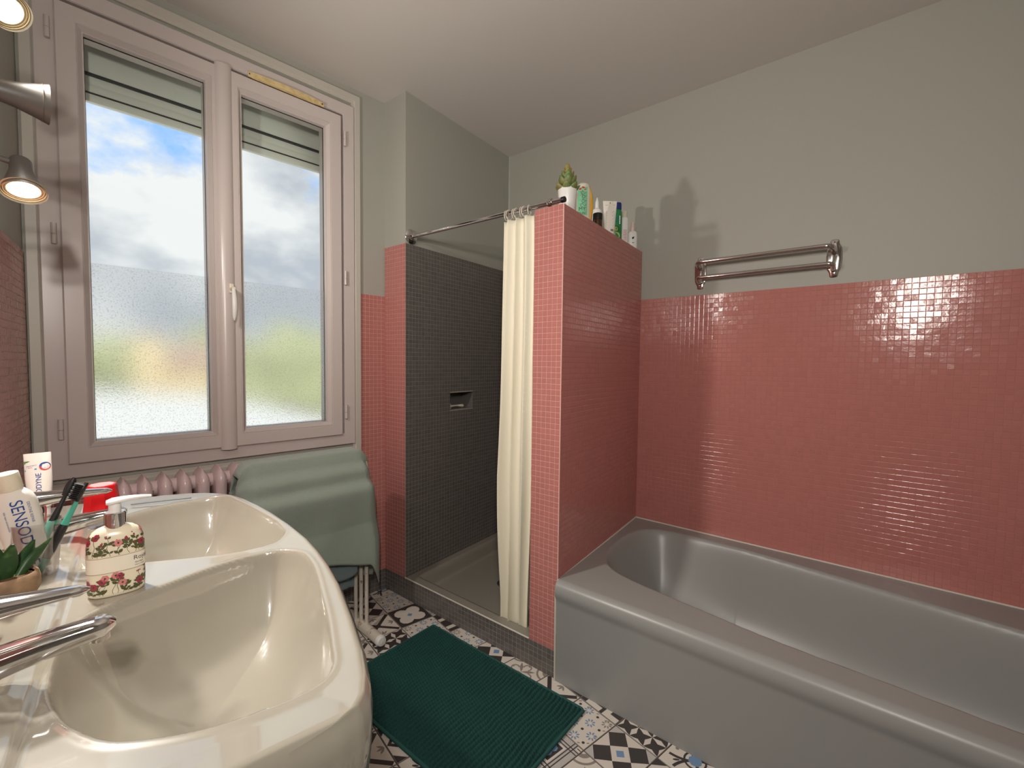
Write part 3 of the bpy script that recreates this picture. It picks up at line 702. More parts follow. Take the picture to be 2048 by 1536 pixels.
def tap(s, label):
    t = thing('mixer_tap', label, 'tap', SP(s, .098, .812), LROT)
    v, f = lathe([(.027, 0), (.027, .004), (.024, .008), (.0225, .03), (.023, .062), (.0235, .075), (.021, .083), (0, .085)], 24); pyobj('body', v, f, M_chrome, t, 50)
    # spout: rounded tapering bar, rising slightly
    rg = []
    for k in range(15):
        u = k/14; x = .0+.150*u; z = .0215+.034*u-.0115*u*u; w = .0225-.0065*u; h = .0205-.0085*u
        if u > .9: sc = math.sqrt(max(.05, 1-((u-.9)/.1)**2*.85)); w *= sc; h *= sc
        rg.append([(x, w*math.copysign(abs(math.cos(a))**.8, math.cos(a)), z+h*math.copysign(abs(math.sin(a))**.8, math.sin(a))) for a in (2*PI*j/18 for j in range(18))])
    v, f = loft(rg); sp = pyobj('spout', v, f, M_chrome, t, 60)
    v, f = lathe([(.0105, .026), (.0105, .036), (.009, .040)], 18, cx=.134); pyobj('aerator', v, f, M_chrome_old, sp, 40)
    # lever: dome cap with a long blade
    rg = []
    for k in range(17):
        u = k/16; x = -.020+.146*u; z = .093+.012*u-.010*u*u+(.0); w = (.0215*(1-u)**1.2+.011); h = .0145*(1-u)**1.4+.0058
        if u < .12: sc = math.sqrt(max(.03, 1-((.12-u)/.12)**2)); w *= sc; h *= sc
        if u > .93: sc = math.sqrt(max(.06, 1-((u-.93)/.07)**2*.9)); w *= sc; h *= sc
        rg.append([(x, w*math.cos(a), z+h*math.sin(a)) for a in (2*PI*j/18 for j in range(18))])
    v, f = loft(rg); pyobj('lever', v, f, M_chrome, t, 60)
    tubeobj('pop_up_rod', [(-.036, 0, 0), (-.036, 0, .055)], .0028, M_chrome, t, 8)
    v, f = lathe([(.0, .055), (.006, .056), (.007, .061), (.004, .066), (0, .067)], 12, cx=-.036); pyobj('pop_up_knob', v, f, M_chrome, t, 60)
    return t
tap(.83, 'chrome mixer tap over the nearer bowl'); tap(1.385, 'chrome mixer tap over the farther bowl, behind the soap bottle')

# ------------------------------------------------------------------ soap dispenser with printed flowers
SBS, SBT = 1.072, .240
sb = thing('soap_dispenser', 'pump soap bottle printed with roses and leaves on the washbasin deck', 'soap bottle', SP(SBS, SBT, ZS+.001), LROT)
# local x = width (seen), local -y = towards the camera
BW, BD = .0375, .0215; M_soap = mat('cream_printed_plastic', srgb(236, 226, 200), .25, coat=.3)
def oval(w, d, n=40, p=2.6): return [(w*math.copysign(abs(math.cos(a))**(2/p), math.cos(a)), d*math.copysign(abs(math.sin(a))**(2/p), math.sin(a))) for a in (2*PI*k/n for k in range(n))]
prof = [(.93, 0), (.985, .002), (1, .006), (1, .03), (1, .07), (.995, .083), (.97, .092), (.91, .100), (.80, .107), (.62, .112), (.42, .1145)]
v, f = loft([[(x*s, y*(s if s > .9 else max(s, .55) if s > .6 else s*1.1), z) for x, y in oval(BW, BD)] for s, z in prof]); pyobj('bottle', v, f, M_soap, sb, 50)
prev = [(.0135, .112), (.0135, .118), (.0150, .1185), (.0150, .1365), (.0135, .138), (.006, .138)]
v, f = lathe(prev, 28); pyobj('collar', v, f, M_chrome, sb, 40)
v, f = lathe([(.0085, .137), (.0085, .1500), (.0075, .152)], 20); pm = pyobj('pump', v, f, M_white, sb, 40)
rg = []
for k in range(9):
    u = k/8; x = -.011+.060*u; w = .0105*(1-u)+.0038; z = .1545+.0035*math.sin(PI*u*.8); h = .0042*(1-u)+.0022
    if u == 0: w *= .6; h *= .6
    rg.append([(x, w*math.cos(a), z+h*math.sin(a)) for a in (2*PI*j/14 for j in range(14))])
v, f = loft(rg); pyobj('nozzle', v, f, M_white, pm, 60)
# surface mapping for the print: a = arc coordinate from the middle of the front (-y) side
ov = np.array(oval(BW+.0003, BD+.0003, 400)); ang = np.roll(np.arange(400), 0); st_ = int(np.argmin(ov[:, 1])); ov = np.roll(ov, -st_, 0)
arc = np.concatenate([[0], np.cumsum(np.linalg.norm(np.diff(np.vstack([ov, ov[:1]]), axis=0), axis=1))]); PER = arc[-1]
def on_bottle(a, z, lift=0):
    t = (a % PER); x = np.interp(t, arc, np.append(ov[:, 0], ov[0, 0])); y = np.interp(t, arc, np.append(ov[:, 1], ov[0, 1]))
    zz = [p[1] for p in prof]; sc = [p[0] for p in prof]; s = np.interp(z, zz, sc); r = 1+(lift+.0002)/.03
    sy_ = s if s > .9 else max(s, .55)
    return (x*s*r, y*sy_*r, z+(.0004 if z > .09 else 0))
M_pr = [mat('print_leaf', srgb(84, 88, 52), .4), mat('print_rose', srgb(158, 48, 72), .4), mat('print_pink', srgb(214, 132, 132), .4), mat('print_stem', srgb(70, 66, 44), .4), mat('label_paper', srgb(240, 232, 214), .45), mat('label_line', srgb(128, 64, 70), .5), mat('label_ink', srgb(96, 96, 104), .5)]
pv, pf, pmi = [], [], []
def decal(poly, c, lift=0):
    k = len(pv); pv.extend(on_bottle(a, min(.1105, max(.004, z)), lift) for a, z in poly); pf.append(tuple(range(k, k+len(poly)))); pmi.append(c)
rnd = random.Random(5)
def in_label(z): return .040 < z < .068
def stem(a0, z0, a1, z1):
    n = 7; pp = [(a0+(a1-a0)*k/n+.0015*math.sin(k*1.3+a0*500), z0+(z1-z0)*k/n) for k in range(n+1)]
    for k in range(n): decal([(pp[k][0]-.0003, pp[k][1]), (pp[k][0]+.0003, pp[k][1]), (pp[k+1][0]+.0003, pp[k+1][1]), (pp[k+1][0]-.0003, pp[k+1][1])], 3)
    return pp
for band in ((.004, .039), (.069, .107)):
    for k in range(26):
        a0 = PER*k/26+rnd.uniform(-.003, .003); ztop = band[0]+(band[1]-band[0])*rnd.uniform(.35, 1.0)
        pp = stem(a0, band[0], a0+rnd.uniform(-.006, .006), ztop)
        for q in (1, 2, 3, 4, 5, 6, 7):
            if rnd.random() < .45:
                for sgn in (-1, 1):
                    ang_ = rnd.uniform(.2, .9); L = rnd.uniform(.0055, .009); x, z = pp[q]
                    decal(lens((x, z), (x+sgn*L*math.cos(ang_), z+L*math.sin(ang_)), .30, 4), 0)
        x, z = pp[-1]; kind = rnd.random()
        if kind < .45:
            for m_ in range(6): b = m_*PI/3; decal(circ(x+.0032*math.cos(b), z+.0032*math.sin(b), .0026, 7), 1 if kind < .25 else 2, .0001)
            decal(circ(x, z, .0016, 6), 3, .0002)
        elif kind < .75: decal(lens((x, z-.002), (x+.001, z+.006), .32, 4), 1)
        else:
            for m_ in range(4): decal(circ(x+rnd.uniform(-.004, .004), z+rnd.uniform(-.004, .003), .0011, 6), 1)
pyobj('flower_print', pv, pf, M_pr, sb, None, pmi)['kind'] = 'stuff'
pv, pf, pmi = [], [], []
nL = 48; a0, a1 = -PER*.27, PER*.27
for k in range(nL):
    x0, x1 = a0+(a1-a0)*k/nL, a0+(a1-a0)*(k+1)/nL
    decal([(x0, .0405), (x1, .0405), (x1, .0675), (x0, .0675)], 4, .0004)
    for z in (.0408, .0668): decal([(x0, z), (x1, z), (x1, z+.0005), (x0, z+.0005)], 5, .0006)
lb = pyobj('label', pv, pf, M_pr, sb, None, pmi)
def tm(co): return Vector(on_bottle(co.x+.022, co.y+.058, .0009))
t_ = text_mesh('lettering', 'Royale', .0105, M_pr[6], lb, 0, 'LEFT', tm)
text_mesh('lettering', 'Garden', .004, M_pr[6], lb, 0, 'LEFT', lambda co: Vector(on_bottle(co.x+.024, co.y+.050, .0009)))
text_mesh('lettering', 'Hand Wash', .003, M_pr[6], lb, 0, 'LEFT', lambda co: Vector(on_bottle(co.x+.024, co.y+.0455, .0009)))

# ------------------------------------------------------------------ tumbler, brushes and toothpaste on the back ledge
ZL = .8135
CS, CT = 1.205, .128
cp = thing('clear_tumbler', 'clear ribbed plastic tumbler holding toothbrushes behind the plant pot', 'tumbler', SP(CS, CT, ZL), LROT)
def ribbed(r, z, n=64, amp=.0007): return [((r+amp*math.cos(16*2*PI*k/n))*math.cos(2*PI*k/n), (r+amp*math.cos(16*2*PI*k/n))*math.sin(2*PI*k/n), z) for k in range(n)]
v, f = loft([ribbed(.0265, 0), ribbed(.029, .03), ribbed(.033, .085), ribbed(.034, .096, amp=.0001), ribbed(.0325, .096, amp=.0001), ribbed(.0275, .03), ribbed(.025, .005)], True, (True, True)); pyobj('cup_wall', v, f, M_cup, cp, 40)
def brush(name, lab, p0, p1, headdir, hc, gc):
    """p0 foot, p1 head end (world)"""
    a, b = Vector(p0), Vector(p1); ax = (b-a).normalized(); t = thing(name, lab, 'toothbrush', p0)
    L = (b-a).length
    P = [ax*(L*u) for u in np.linspace(0, .80, 12)]; R = [.0048, .0055, .0060, .0062, .0060, .0062, .0064, .0060, .0052, .0045, .0038, .0030]
    tubeobj('handle', P, R, hc, t, 10)
    tubeobj('grip', [ax*(L*u) for u in np.linspace(.12, .55, 8)], [.0052, .0068, .0070, .0066, .0068, .0070, .0068, .0050], gc, t, 10)
    hd = Vector(headdir); hd = (hd-ax*hd.dot(ax)).normalized(); sd2 = ax.cross(hd)
    rg = []
    for u in np.linspace(.76, 1, 9):
        w = .0068*math.sqrt(max(.02, 1-((u-.89)/.115)**2)) if u > .78 else .003
        rg.append([tuple(ax*(L*u)+sd2*(w*math.cos(2*PI*j/10))+hd*(.0032*math.sin(2*PI*j/10))) for j in range(10)])
    v, f = loft(rg); h = pyobj('head', v, f, M_black, t, 60)
    bv, bf = [], []
    for i in range(9):
        for j in range(4):
            c = ax*(L*(.80+.165*i/8))+sd2*(-.0045+.003*j); tip = hd*(.0135+.0015*((i+j) % 2)); k = len(bv)
            for w in (0, 1):
                for m_ in range(4): an_ = m_*PI/2; bv.append(tuple(c+tip*w+ax*(.0013*math.cos(an_))+sd2*(.0012*math.sin(an_))))
            bf += [(k+m_, k+(m_+1) % 4, k+4+(m_+1) % 4, k+4+m_) for m_ in range(4)]+[(k+4, k+5, k+6, k+7)]
    o = pyobj('bristles', bv, bf, M_black, h); o['kind'] = 'stuff'
    return t
brush('toothbrush', 'black toothbrush with mint grip and head turned away', SP(CS+.004, CT-.012, ZL+.007), SP(1.228, .178, .975), (.3, 1, .1), M_black, M_mint)
brush('toothbrush', 'black toothbrush with mint grip, bristles facing the other brush', SP(CS-.016, CT+.004, ZL+.007), SP(1.200, .197, .968), (-.9, .5, .2), M_mint, M_black)

def tube_pack(name, lab, loc, tilt, L, W, capL, body_m, cap_m, rz, capdown=True):
    """flattened toothpaste tube: local z up the tube, width along x, front face -y"""
    t = thing(name, lab, 'toothpaste', loc, rz); t.rotation_euler = (tilt[0], tilt[1], rz)
    return t
M_tpw = mat('toothpaste_white', srgb(236, 230, 222), .3, coat=.3); M_blue = mat('print_blue', srgb(28, 72, 150), .4); M_tred = mat('print_red', srgb(190, 24, 40), .4); M_lblue = mat('print_sky', srgb(70, 150, 205), .4); M_gr = mat('print_green', srgb(90, 140, 70), .4)
# tube standing cap-up in the tumbler
tp = tube_pack('toothpaste_tube', 'white toothpaste tube with big blue lettering leaning in the tumbler', SP(CS+.002, CT-.004, ZL+.007), (math.radians(4), math.radians(-9), 0), .15, .05, .03, M_tpw, M_offwhite, LROT+math.radians(6))
tp.scale = (1.24, 1.24, 1.24)
rg = []
for k in range(13):
    u = k/12; z = .125*u; w = .0180+.0050*min(1, u*1.6); d = .0012+.0145*u**.7
    if u > .85: w = .0235-.012*((u-.85)/.15)**1.5; d = .0155-.004*((u-.85)/.15)
    rg.append([(x, y, z) for x, y in oval(w, d, 28, 2.2)])
v, f = loft(rg); pyobj('body', v, f, M_tpw, tp, 60)
v, f = lathe([(.0125, .124), (.0135, .126), (.0128, .146), (.0125, .148), (0, .148)], 26); pyobj('cap', v, f, M_offwhite, tp, 40)
def on_tube(x, z, w=.0233):
    u = min(1, max(0, z/.125)); d = .0012+.0145*u**.7; q = max(0, 1-(x/w)**2)
    if u > .85: d -= .004*((u-.85)/.15)
    return (x, -d*math.sqrt(q)-.0005, z)
text_mesh('lettering', 'SENSODYNE', .0180, M_blue, tp, 0, 'RIGHT', lambda co: Vector(on_tube(co.y+.002, .112+co.x*-1 if False else (.113-(co.x+.104)*1.0))))
text_mesh('lettering', 'DENTINE REPAIR', .0042, M_blue, tp, 0, 'LEFT', lambda co: Vector(on_tube(co.y+.0135, .105-co.x)))
text_mesh('lettering', 'daily repair and protection', .0028, M_blue, tp, 0, 'LEFT', lambda co: Vector(on_tube(co.y-.0105, .098-co.x)))
# second tube further back, flat crimped end up
tp2 = tube_pack('toothpaste_tube', 'white toothpaste tube with round tooth emblem standing behind the tap', SP(1.615, .084, ZL), (math.radians(-4), math.radians(-2), 0), .15, .05, .03, M_tpw, M_offwhite, LROT+math.radians(-4))
v, f = lathe([(.017, 0), (.017, .022), (.014, .024)], 24); pyobj('cap', v, f, M_white, tp2, 40)
def d2(z): u = (z-.024)/.131; return .0165*(1-u)**.8+.0012
rg = []
for k in range(12):
    z = .024+.131*k/11; w = .0185+.0055*min(1, (k/11)*2); rg.append([(x, y, z) for x, y in oval(w, d2(z), 28, 2.2)])
v, f = loft(rg); pyobj('body', v, f, M_tpw, tp2, 60)
def on_t2(x, z): q = max(0, 1-(x/.0245)**2); return Vector((x, -d2(z)*math.sqrt(q)-.0007, z))
def flat(name, polys, m, par, fn):
    o = pyobj(name, [fn(x, z) for p in polys for x, z in p], [tuple(range(sum(len(q) for q in polys[:i]), sum(len(q) for q in polys[:i+1]))) for i in range(len(polys))], m, par)
    if len(polys) > 1: o['kind'] = 'stuff'
def half(x, z, r, a0): return [(x+r*math.cos(a0+PI*k/10), z+r*math.sin(a0+PI*k/10)) for k in range(11)]
flat('emblem_top', [half(.013, .122, .010, 0)], M_blue, tp2, on_t2); flat('emblem_bottom', [half(.013, .122, .010, PI)], M_tred, tp2, on_t2)
flat('emblem_tooth', [[(.008, .126), (.0105, .1275), (.013, .1265), (.0155, .1275), (.018, .126), (.0175, .120), (.016, .1155), (.0145, .119), (.013, .1205), (.0115, .119), (.010, .1155), (.0085, .120)]], M_white, tp2, lambda x, z: on_t2(x, z)+Vector((0, -.0004, 0)))
flat('corner_mark', [[(-.023, .130), (-.012, .137), (-.023, .137)]], M_gr, tp2, on_t2)
flat('stripe', [[(-.022, .113), (-.001, .116), (-.001, .119), (-.022, .116)]], M_lblue, tp2, on_t2)
text_mesh('lettering', 'SENSODYNE', .014, M_blue, tp2, 0, 'RIGHT', lambda co: on_t2(-co.y+.002, .107+co.x))
text_mesh('lettering', 'SENSITIVITY', .0034, M_blue, tp2, 0, 'LEFT', lambda co: on_t2(co.x-.019, .1245+co.y+.1*co.x)); text_mesh('lettering', '+ GUM', .0034, M_tred, tp2, 0, 'LEFT', lambda co: on_t2(co.x-.019, .1205+co.y+.1*co.x))

# red tumbler turned upside down
rc = thing('red_beaker', 'red faceted plastic beaker turned upside down by the farther tap', 'beaker', SP(1.505, .200, ZS+.0165), LROT+.2)
def hexa(r, z, n=8): return [(r*math.cos(2*PI*k/n), r*math.sin(2*PI*k/n), z) for k in range(n)]
v, f = loft([hexa(.037, 0), hexa(.037, .003), hexa(.0285, .078), hexa(.027, .081)]); pyobj('cup_wall', v, f, M_red, rc)
v, f = loft([hexa(.0235, .0811), hexa(.023, .0816)]); pyobj('base_disc', v, f, M_redtop, rc)
# thin metal rod across the far rim
nf = thing('metal_nail_file', 'thin grey metal file lying along the far rim of the washbasin', 'nail file', SP(1.640, .250, ZS+.004), LROT+math.radians(-14))
v, f = loft([[(x, w, z0+.0), (x, w, z0+.0022), (x, -w, z0+.0022), (x, -w, z0)] for x, w, z0 in ((0, .0028, 0), (.05, .0035, .001), (.105, .0035, .002), (.12, .0026, .002), (.135, .004, .0025))]); pyobj('blade', v, f, mat('brushed_steel', (.5, .5, .5), .3, 1), nf)

# plant in a clay bowl at the left edge
pt = thing('potted_succulent', 'dark upright succulent in a weathered clay bowl on the washbasin ledge', 'potted plant', SP(1.088, .110, ZL-.0005), LROT)
v, f = lathe([(.022, 0), (.030, .006), (.0375, .022), (.038, .036), (.0355, .046), (.0325, .048), (.031, .044)], 32, cap=(True, False)); pyobj('pot', v, f, M_terra, pt, 50)
v, f = lathe([(.0335, .040), (.02, .044), (.0, .045)], 24); pyobj('soil', v, f, M_soil, pt, 180)
def leaf(base, tip, w, thick, m, parent, name='leaf', bow=.2, n=9):
    a, b = Vector(base), Vector(tip); ax = (b-a); side = ax.cross(Vector((-.2, 1, .1))).normalized(); nn_ = side.cross(ax).normalized(); rg = []
    for k in range(n):
        u = k/(n-1); ww_ = w*(math.sin(PI*(.12+.86*u))**.75)*(1-.35*u)+.0004; c = a+ax*u+nn_*(bow*ax.length*math.sin(PI*u)*.5)
        rg.append([tuple(c+side*(ww_*math.cos(2*PI*j/10))+nn_*(thick*(1-.6*u)*math.sin(2*PI*j/10))) for j in range(10)])
    v, f = loft(rg); return pyobj(name, v, f, m, parent, 60)
for (bx, by), (tx, ty, tz), w in (((.010, .006), (.030, .014, .092), .011), ((.0, -.008), (.012, -.022, .100), .012), ((-.008, .008), (.002, .030, .085), .010), ((.012, -.004), (.050, .006, .092), .008), ((-.010, -.006), (-.028, -.028, .095), .013), ((.004, .012), (.040, .030, .078), .008), ((-.006, .0), (-.016, .004, .104), .013)):
    leaf((bx, by, .040), (tx, ty, tz), w, .004, M_leafd, pt)
# small black razor-like object at the very left
rz_ = thing('black_razor', 'black and white plastic razor at the left frame edge beside the near tap', 'razor', SP(1.035, .075, ZL), LROT)
tubeobj('handle', bend([(0, 0, .006), (.02, -.01, .012), (.035, -.03, .03), (.036, -.04, .045)], .02), .005, M_black, rz_, 10); box('head', .024, .048, -.050, -.040, .040, .050, M_white, rz_, .002)

# ------------------------------------------------------------------ spotlight bar on the left wall
lb_ = thing('spotlight_bar', 'vertical wall bar with three grey cone spotlights beside the window', 'wall lamp', SP(1.40, 0, 0), LROT)
v, f = loft([[(x, y, z) for x, y in ((0, -.022), (.022, -.022), (.026, -.016), (.026, .016), (.022, .022), (0, .022))] for z in (1.44, 1.97)]); pyobj('backplate', v, f, M_shade, lb_, 30)
lens_m = mat('lit_lamp_lens', (1, .9, .7), .4, emit=(1.0, .84, .56, 14)); M_ring = mat('lamp_ring', srgb(214, 196, 160), .35)
def spot(pivot, aim, L, shade_prof, beam, soft=.03):
    """pivot: local point where the arm meets the head; aim: local direction"""
    a = Vector(aim).normalized(); M = a.to_track_quat('Z', 'Y').to_matrix()
    tubeobj('arm', bend([(.024, pivot[1]*.0, pivot[2]), (pivot[0]*.6, pivot[1]*.5, pivot[2]+.006), tuple(pivot)], .02), .0055, M_shade, lb_, 10)
    def place(prof, n=32, cap=(True, True)):
        vv, ff = lathe(prof, n, cap=cap); return [tuple(M @ Vector(p)+Vector(pivot)) for p in vv], ff
    v, f = place(shade_prof, cap=(True, False)); sh = pyobj('shade', v, f, M_shade, lb_, 50)
    zf, rf = shade_prof[-1][1], shade_prof[-1][0]
    for k, (r0, r1, dz) in enumerate(((.94, .90, .004), (.86, .80, .006), (.76, .70, .007))):
        v, f = place([(rf*r0, zf-dz-.001), (rf*r0, zf-dz), (rf*r1, zf-dz), (rf*r1, zf-dz-.003)], cap=(False, False)); pyobj('reflector_ring', v, f, M_ring, sh, 50)
    v, f = place([(rf*.97, zf-.010), (rf*.69, zf-.010)], cap=(False, False)); pyobj('reflector', v, f, M_ring, sh)
    v, f = place([(rf*.69, zf-.009), (rf*.5, zf-.0075), (0.001, zf-.007)], cap=(False, True)); pyobj('bulb', v, f, lens_m, sh, 60)
    ld = bpy.data.lights.new('spot_light', 'SPOT'); ld.energy = LAMP_W; ld.color = (1.0, .95, .87); ld.spot_size = math.radians(beam); ld.spot_blend = 1.0; ld.shadow_soft_size = soft
    lo = bpy.data.objects.new('spot_light', ld); COL.objects.link(lo); lo.parent = lb_
    lo.location = Vector(pivot)+a*(zf+.012); lo.rotation_euler = (-a).to_track_quat('Z', 'Y').to_euler()
cone = [(.001, -.012), (.015, -.012), (.0170, -.008), (.0172, .010), (.0185, .018), (.0305, .058), (.0345, .068)]
horn = [(.001, -.030), (.018, -.030), (.019, -.020), (.0195, .0), (.024, .03), (.032, .058), (.039, .078)]
spot((.098, .022, 1.590), (.10, -.40, -.90), .07, cone, 150)
spot((.066, .0, 1.722), (.97, .18, .0), .07, horn, 150)
spot((.062, .005, 1.905), (.55, -.52, -.66), .07, cone, 110)
lb_ = thing('spotlight_bar', 'added fill-light bar on the same wall, unseen just left of the frame', 'wall lamp', SP(-.22, 0, 0), LROT)  # unseen second bar, added as fill to brighten the partition and right wall
v, f = loft([[(x, y, z) for x, y in ((0, -.022), (.022, -.022), (.026, -.016), (.026, .016), (.022, .022), (0, .022))] for z in (1.44, 1.97)]); pyobj('backplate', v, f, M_shade, lb_, 30)
spot((.098, .022, 1.590), (.62, .78, -.05), .07, cone, 150)
spot((.060, .0, 1.695), (.55, .83, .0), .07, horn, 160)
spot((.072, -.012, 1.918), (.80, .35, -.10), .07, cone, 150)

# ------------------------------------------------------------------ bath
tb = thing('bathtub', 'long grey enamel bathtub with a plain front panel along the right wall', 'bathtub', (XP, 0, 0))
bowl = catmull([(1.574, .707), (1.622, .82), (1.70, .88), (1.83, .912), (1.98, .918), (2.09, .893), (2.150, .835), (2.174, .75), (2.175, .60), (2.165, .40), (2.127, .095), (2.085, -.20), (2.058, -.40), (2.03, -.56), (1.95, -.66), (1.77, -.70), (1.58, -.67), (1.50, -.56), (1.474, -.40), (1.474, -.25), (1.485, -.044), (1.502, .234), (1.534, .455)], 5)
nu, nv = 150, 330; TX0, TX1 = 1.378, XR-.001; TY0 = -.80
xs = np.unique(np.concatenate([np.linspace(TX0, TX0+.05, 24), np.linspace(TX0+.05, TX1, 140)])); nu = len(xs)
XX = np.repeat(xs, nv); yt = YP+SPn*(xs-XP)-.002; VV = np.linspace(0, 1, nv); YY = (TY0+(yt[:, None]-TY0)*VV[None]).ravel()
P2 = np.stack([XX, YY], 1); d = sdf(P2, bowl); rr = np.sqrt(np.clip(d, 0, None)**2+.014**2)-.014
R_ = .032; q = np.clip(R_-(XX-TX0), 0, R_); Z = np.full(len(P2), ZT)-(R_-np.sqrt(np.maximum(0, R_*R_-q*q)))
slope = .055+.07*np.clip((YY-.45)/.45, 0, 1)
Z -= .355*(1-np.exp(-(rr/slope)**1.2))
Z -= .004*np.clip(1-np.abs(d+.01)/.03, 0, 1)*0
vt = np.stack([XX-XP, YY, Z], 1); F = [tuple(f_) for f_ in grid_faces(nu, nv)]
F = [f_[::1] for f_ in F]
# front panel below the rolled rim
base = len(vt); rows = []; front = np.arange(nv)
for dx, z in ((-.0005, ZT-.04), (.001, ZT-.055), (.008, ZT-.068), (.012, ZT-.085), (.013, .20), (.015, .18), (.0155, .0)):
    rows.append(np.column_stack([np.full(nv, TX0-XP+dx), vt[front, 1], np.full(nv, z)]))
allv = np.vstack([vt]+rows); prev = list(front)
for k in range(len(rows)):
    cur = [base+k*nv+i for i in range(nv)]
    for i in range(nv-1): F.append((prev[i], prev[i+1], cur[i+1], cur[i]))
    prev = cur
to = pyobj('tub_shell', allv, F, M_tub, tb, 180)
bm = bmesh.new(); bm.from_mesh(to.data); bmesh.ops.recalc_face_normals(bm, faces=bm.faces[:])
if sum(f_.normal.z for f_ in bm.faces[:3000]) < 0: bmesh.ops.reverse_faces(bm, faces=bm.faces[:])
bm.to_mesh(to.data); bm.free()
tubeobj('sealant', [(TX0-XP+.02, YP-.003, ZT-.004), (TX1-XP-.002, YPR-.003, ZT+.001)], .004, M_seal, tb, 8)
tubeobj('sealant', [(TX1-XP-.002, YPR-.003, ZT+.001), (TX1-XP-.002, TY0, ZT+.001)], .004, M_seal, tb, 8)
tubeobj('sealant', [(XP-XP-.009, YP-.0, 0.0), (XP-XP-.012, YP-.0, ZT-.05)], .004, M_seal, tb, 8)
v, f = lathe([(.026, .0), (.026, .003), (.018, .005), (0, .005)], 20, cx=1.80-XP, cy=-.30); dr = pyobj('drain', [(a, b, c+.036) for a, b, c in v], f, M_chrome, tb, 40)

# ------------------------------------------------------------------ shower tray
st_o = thing('shower_tray', 'sunken grey ceramic shower tray behind the mosaic curb', 'shower tray', (XB, YP2, 0))
nu, nv = 90, 100; U, V = np.meshgrid(np.linspace(0, 1, nu), np.linspace(0, 1, nv), indexing='ij'); U = U.ravel(); V = V.ravel()
xx = XB+.006+U*(XR-.002-XB-.006); yy = py2(xx)+.002+V*(sy(xx)-.002-py2(xx)-.002)
inset = np.minimum(np.minimum((xx-XB-.006-.045), (XR-.05-xx)), np.minimum(yy-py2(xx)-.05, sy(xx)-.045-yy))
h = np.clip(inset/.028, 0, 1); h = h*h*(3-2*h); zz = ZPL+.001-.075*h
fl_ = np.where(h > .95, .0012*np.sin(xx*2*PI/.024)*np.sin(yy*2*PI/.024), 0); zz = zz+fl_
pyobj('tray', np.stack([xx-XB, yy-YP2, zz], 1), [f_ for f_ in grid_faces(nu, nv)], M_tray, st_o, 180)
v, f = lathe([(.05, 0), (.05, .004), (.035, .007), (0, .008)], 24); pyobj('drain_cover', [(a+.40, b+.45, c+.033) for a, b, c in v], f, M_chrome_old, st_o, 40)

# brush in the niche
nb = thing('nail_brush', 'small pale brush lying in the dark soap niche', 'brush', (1.765, sy(1.765)+.03, NZ0+.001), .06)
rg = []
for k in range(13):
    u = k/12; x = -.040+.125*u; w = .006+.005*abs(math.cos(PI*u))**2; zc_ = .012+.010*(1-u)**2*0+.004*math.sin(PI*u)
    rg.append([(x, w*math.cos(2*PI*j/10), zc_+w*.8*math.sin(2*PI*j/10)) for j in range(10)])
v, f = loft(rg); pyobj('handle', v, f, M_offwhite, nb, 60)
box('bristle_block', -.044, -.018, -.008, .008, .0, .030, M_offwhite, nb, .003)

# ------------------------------------------------------------------ curtain rail and curtain
RA, RB = Vector((1.433, 1.832, 1.815)), Vector((1.413, .928, 1.796))
rl = thing('curtain_rail', 'chrome shower rail from a wall flange to the partition top', 'curtain rail', RA)
tubeobj('rail', [(0, -.002, 0), tuple(RB-RA)], .0095, M_chrome, rl, 16)
v, f = lathe([(.001, 0), (.036, 0), (.036, .003), (.030, .008), (.016, .010), (.013, .022), (.0, .022)], 32); pyobj('flange', [(a, -c, b) for a, b, c in v], f, M_chrome, rl, 40)
for k in range(3):
    a = PI/2+k*2*PI/3; v, f = lathe([(.004, .007), (.004, .0095), (0, .010)], 8, cx=.0255*math.cos(a), cy=.0255*math.sin(a)); pyobj('screw', [(p, -r, q_) for p, q_, r in v], f, M_chrome_old, rl)
def along(yv): t = (yv-RA.y)/(RB.y-RA.y); return RA+(RB-RA)*t
cl = along(.985)-RA; v, f = lathe([(.010, -.008), (.014, -.008), (.015, -.004), (.0112, 0), (.015, .004), (.014, .008), (.010, .008)], 20, cap=(False, False))
pyobj('stop_collar', [(cl.x+a, cl.y+c, cl.z+b) for a, b, c in v], f, M_chrome_old, rl, 40)
v, f = lathe([(.0, -.002), (.0105, -.002), (.0105, .012), (.0, .012)], 16); e_ = RB-RA; pyobj('end_cap', [(e_.x+a, e_.y-c+.004, e_.z+b) for a, b, c in v], f, M_black, rl, 40)
cv, cf = [], []
nU, nV = 180, 70; NF = 3.6
for i in range(nU):
    u = i/(nU-1)
    for j in range(nV):
        w = j/(nV-1); z = 1.770-(1.770-.070)*w
        ya, yb = 1.062+.045*w**1.3, 1.212+.055*min(1, w*1.6)-.02*max(0, w-.75)
        y = yb+(ya-yb)*u; amp = (.012+.011*w)*(1-.3*math.sin(PI*u*.5)*w)
        ph = 2*PI*NF*u+.8*math.sin(1.5*w+u*4)+.5*math.sin(13*u)
        x = along(y).x+.042*w**.8+amp*math.sin(ph)+.007*math.sin(7*w+9*u)*w
        y += .006*math.cos(ph)*(.6+.5*w)+.004*math.sin(11*w+5*u)*w
        if z < .11+.001: x = max(x, XB+.035)
        cv.append((x-1.42, y-1.13, z+(.004*math.sin(ph*.5+1)*max(0, w-.9)*10)))
cu = thing('shower_curtain', 'cream shower curtain gathered at the pink partition', 'curtain', (1.42, 1.13, 0))
o = pyobj('cloth', cv, grid_faces(nU, nV), M_curtain, cu, 180)
sm = o.modifiers.new('thickness', 'SOLIDIFY'); sm.thickness = .0012
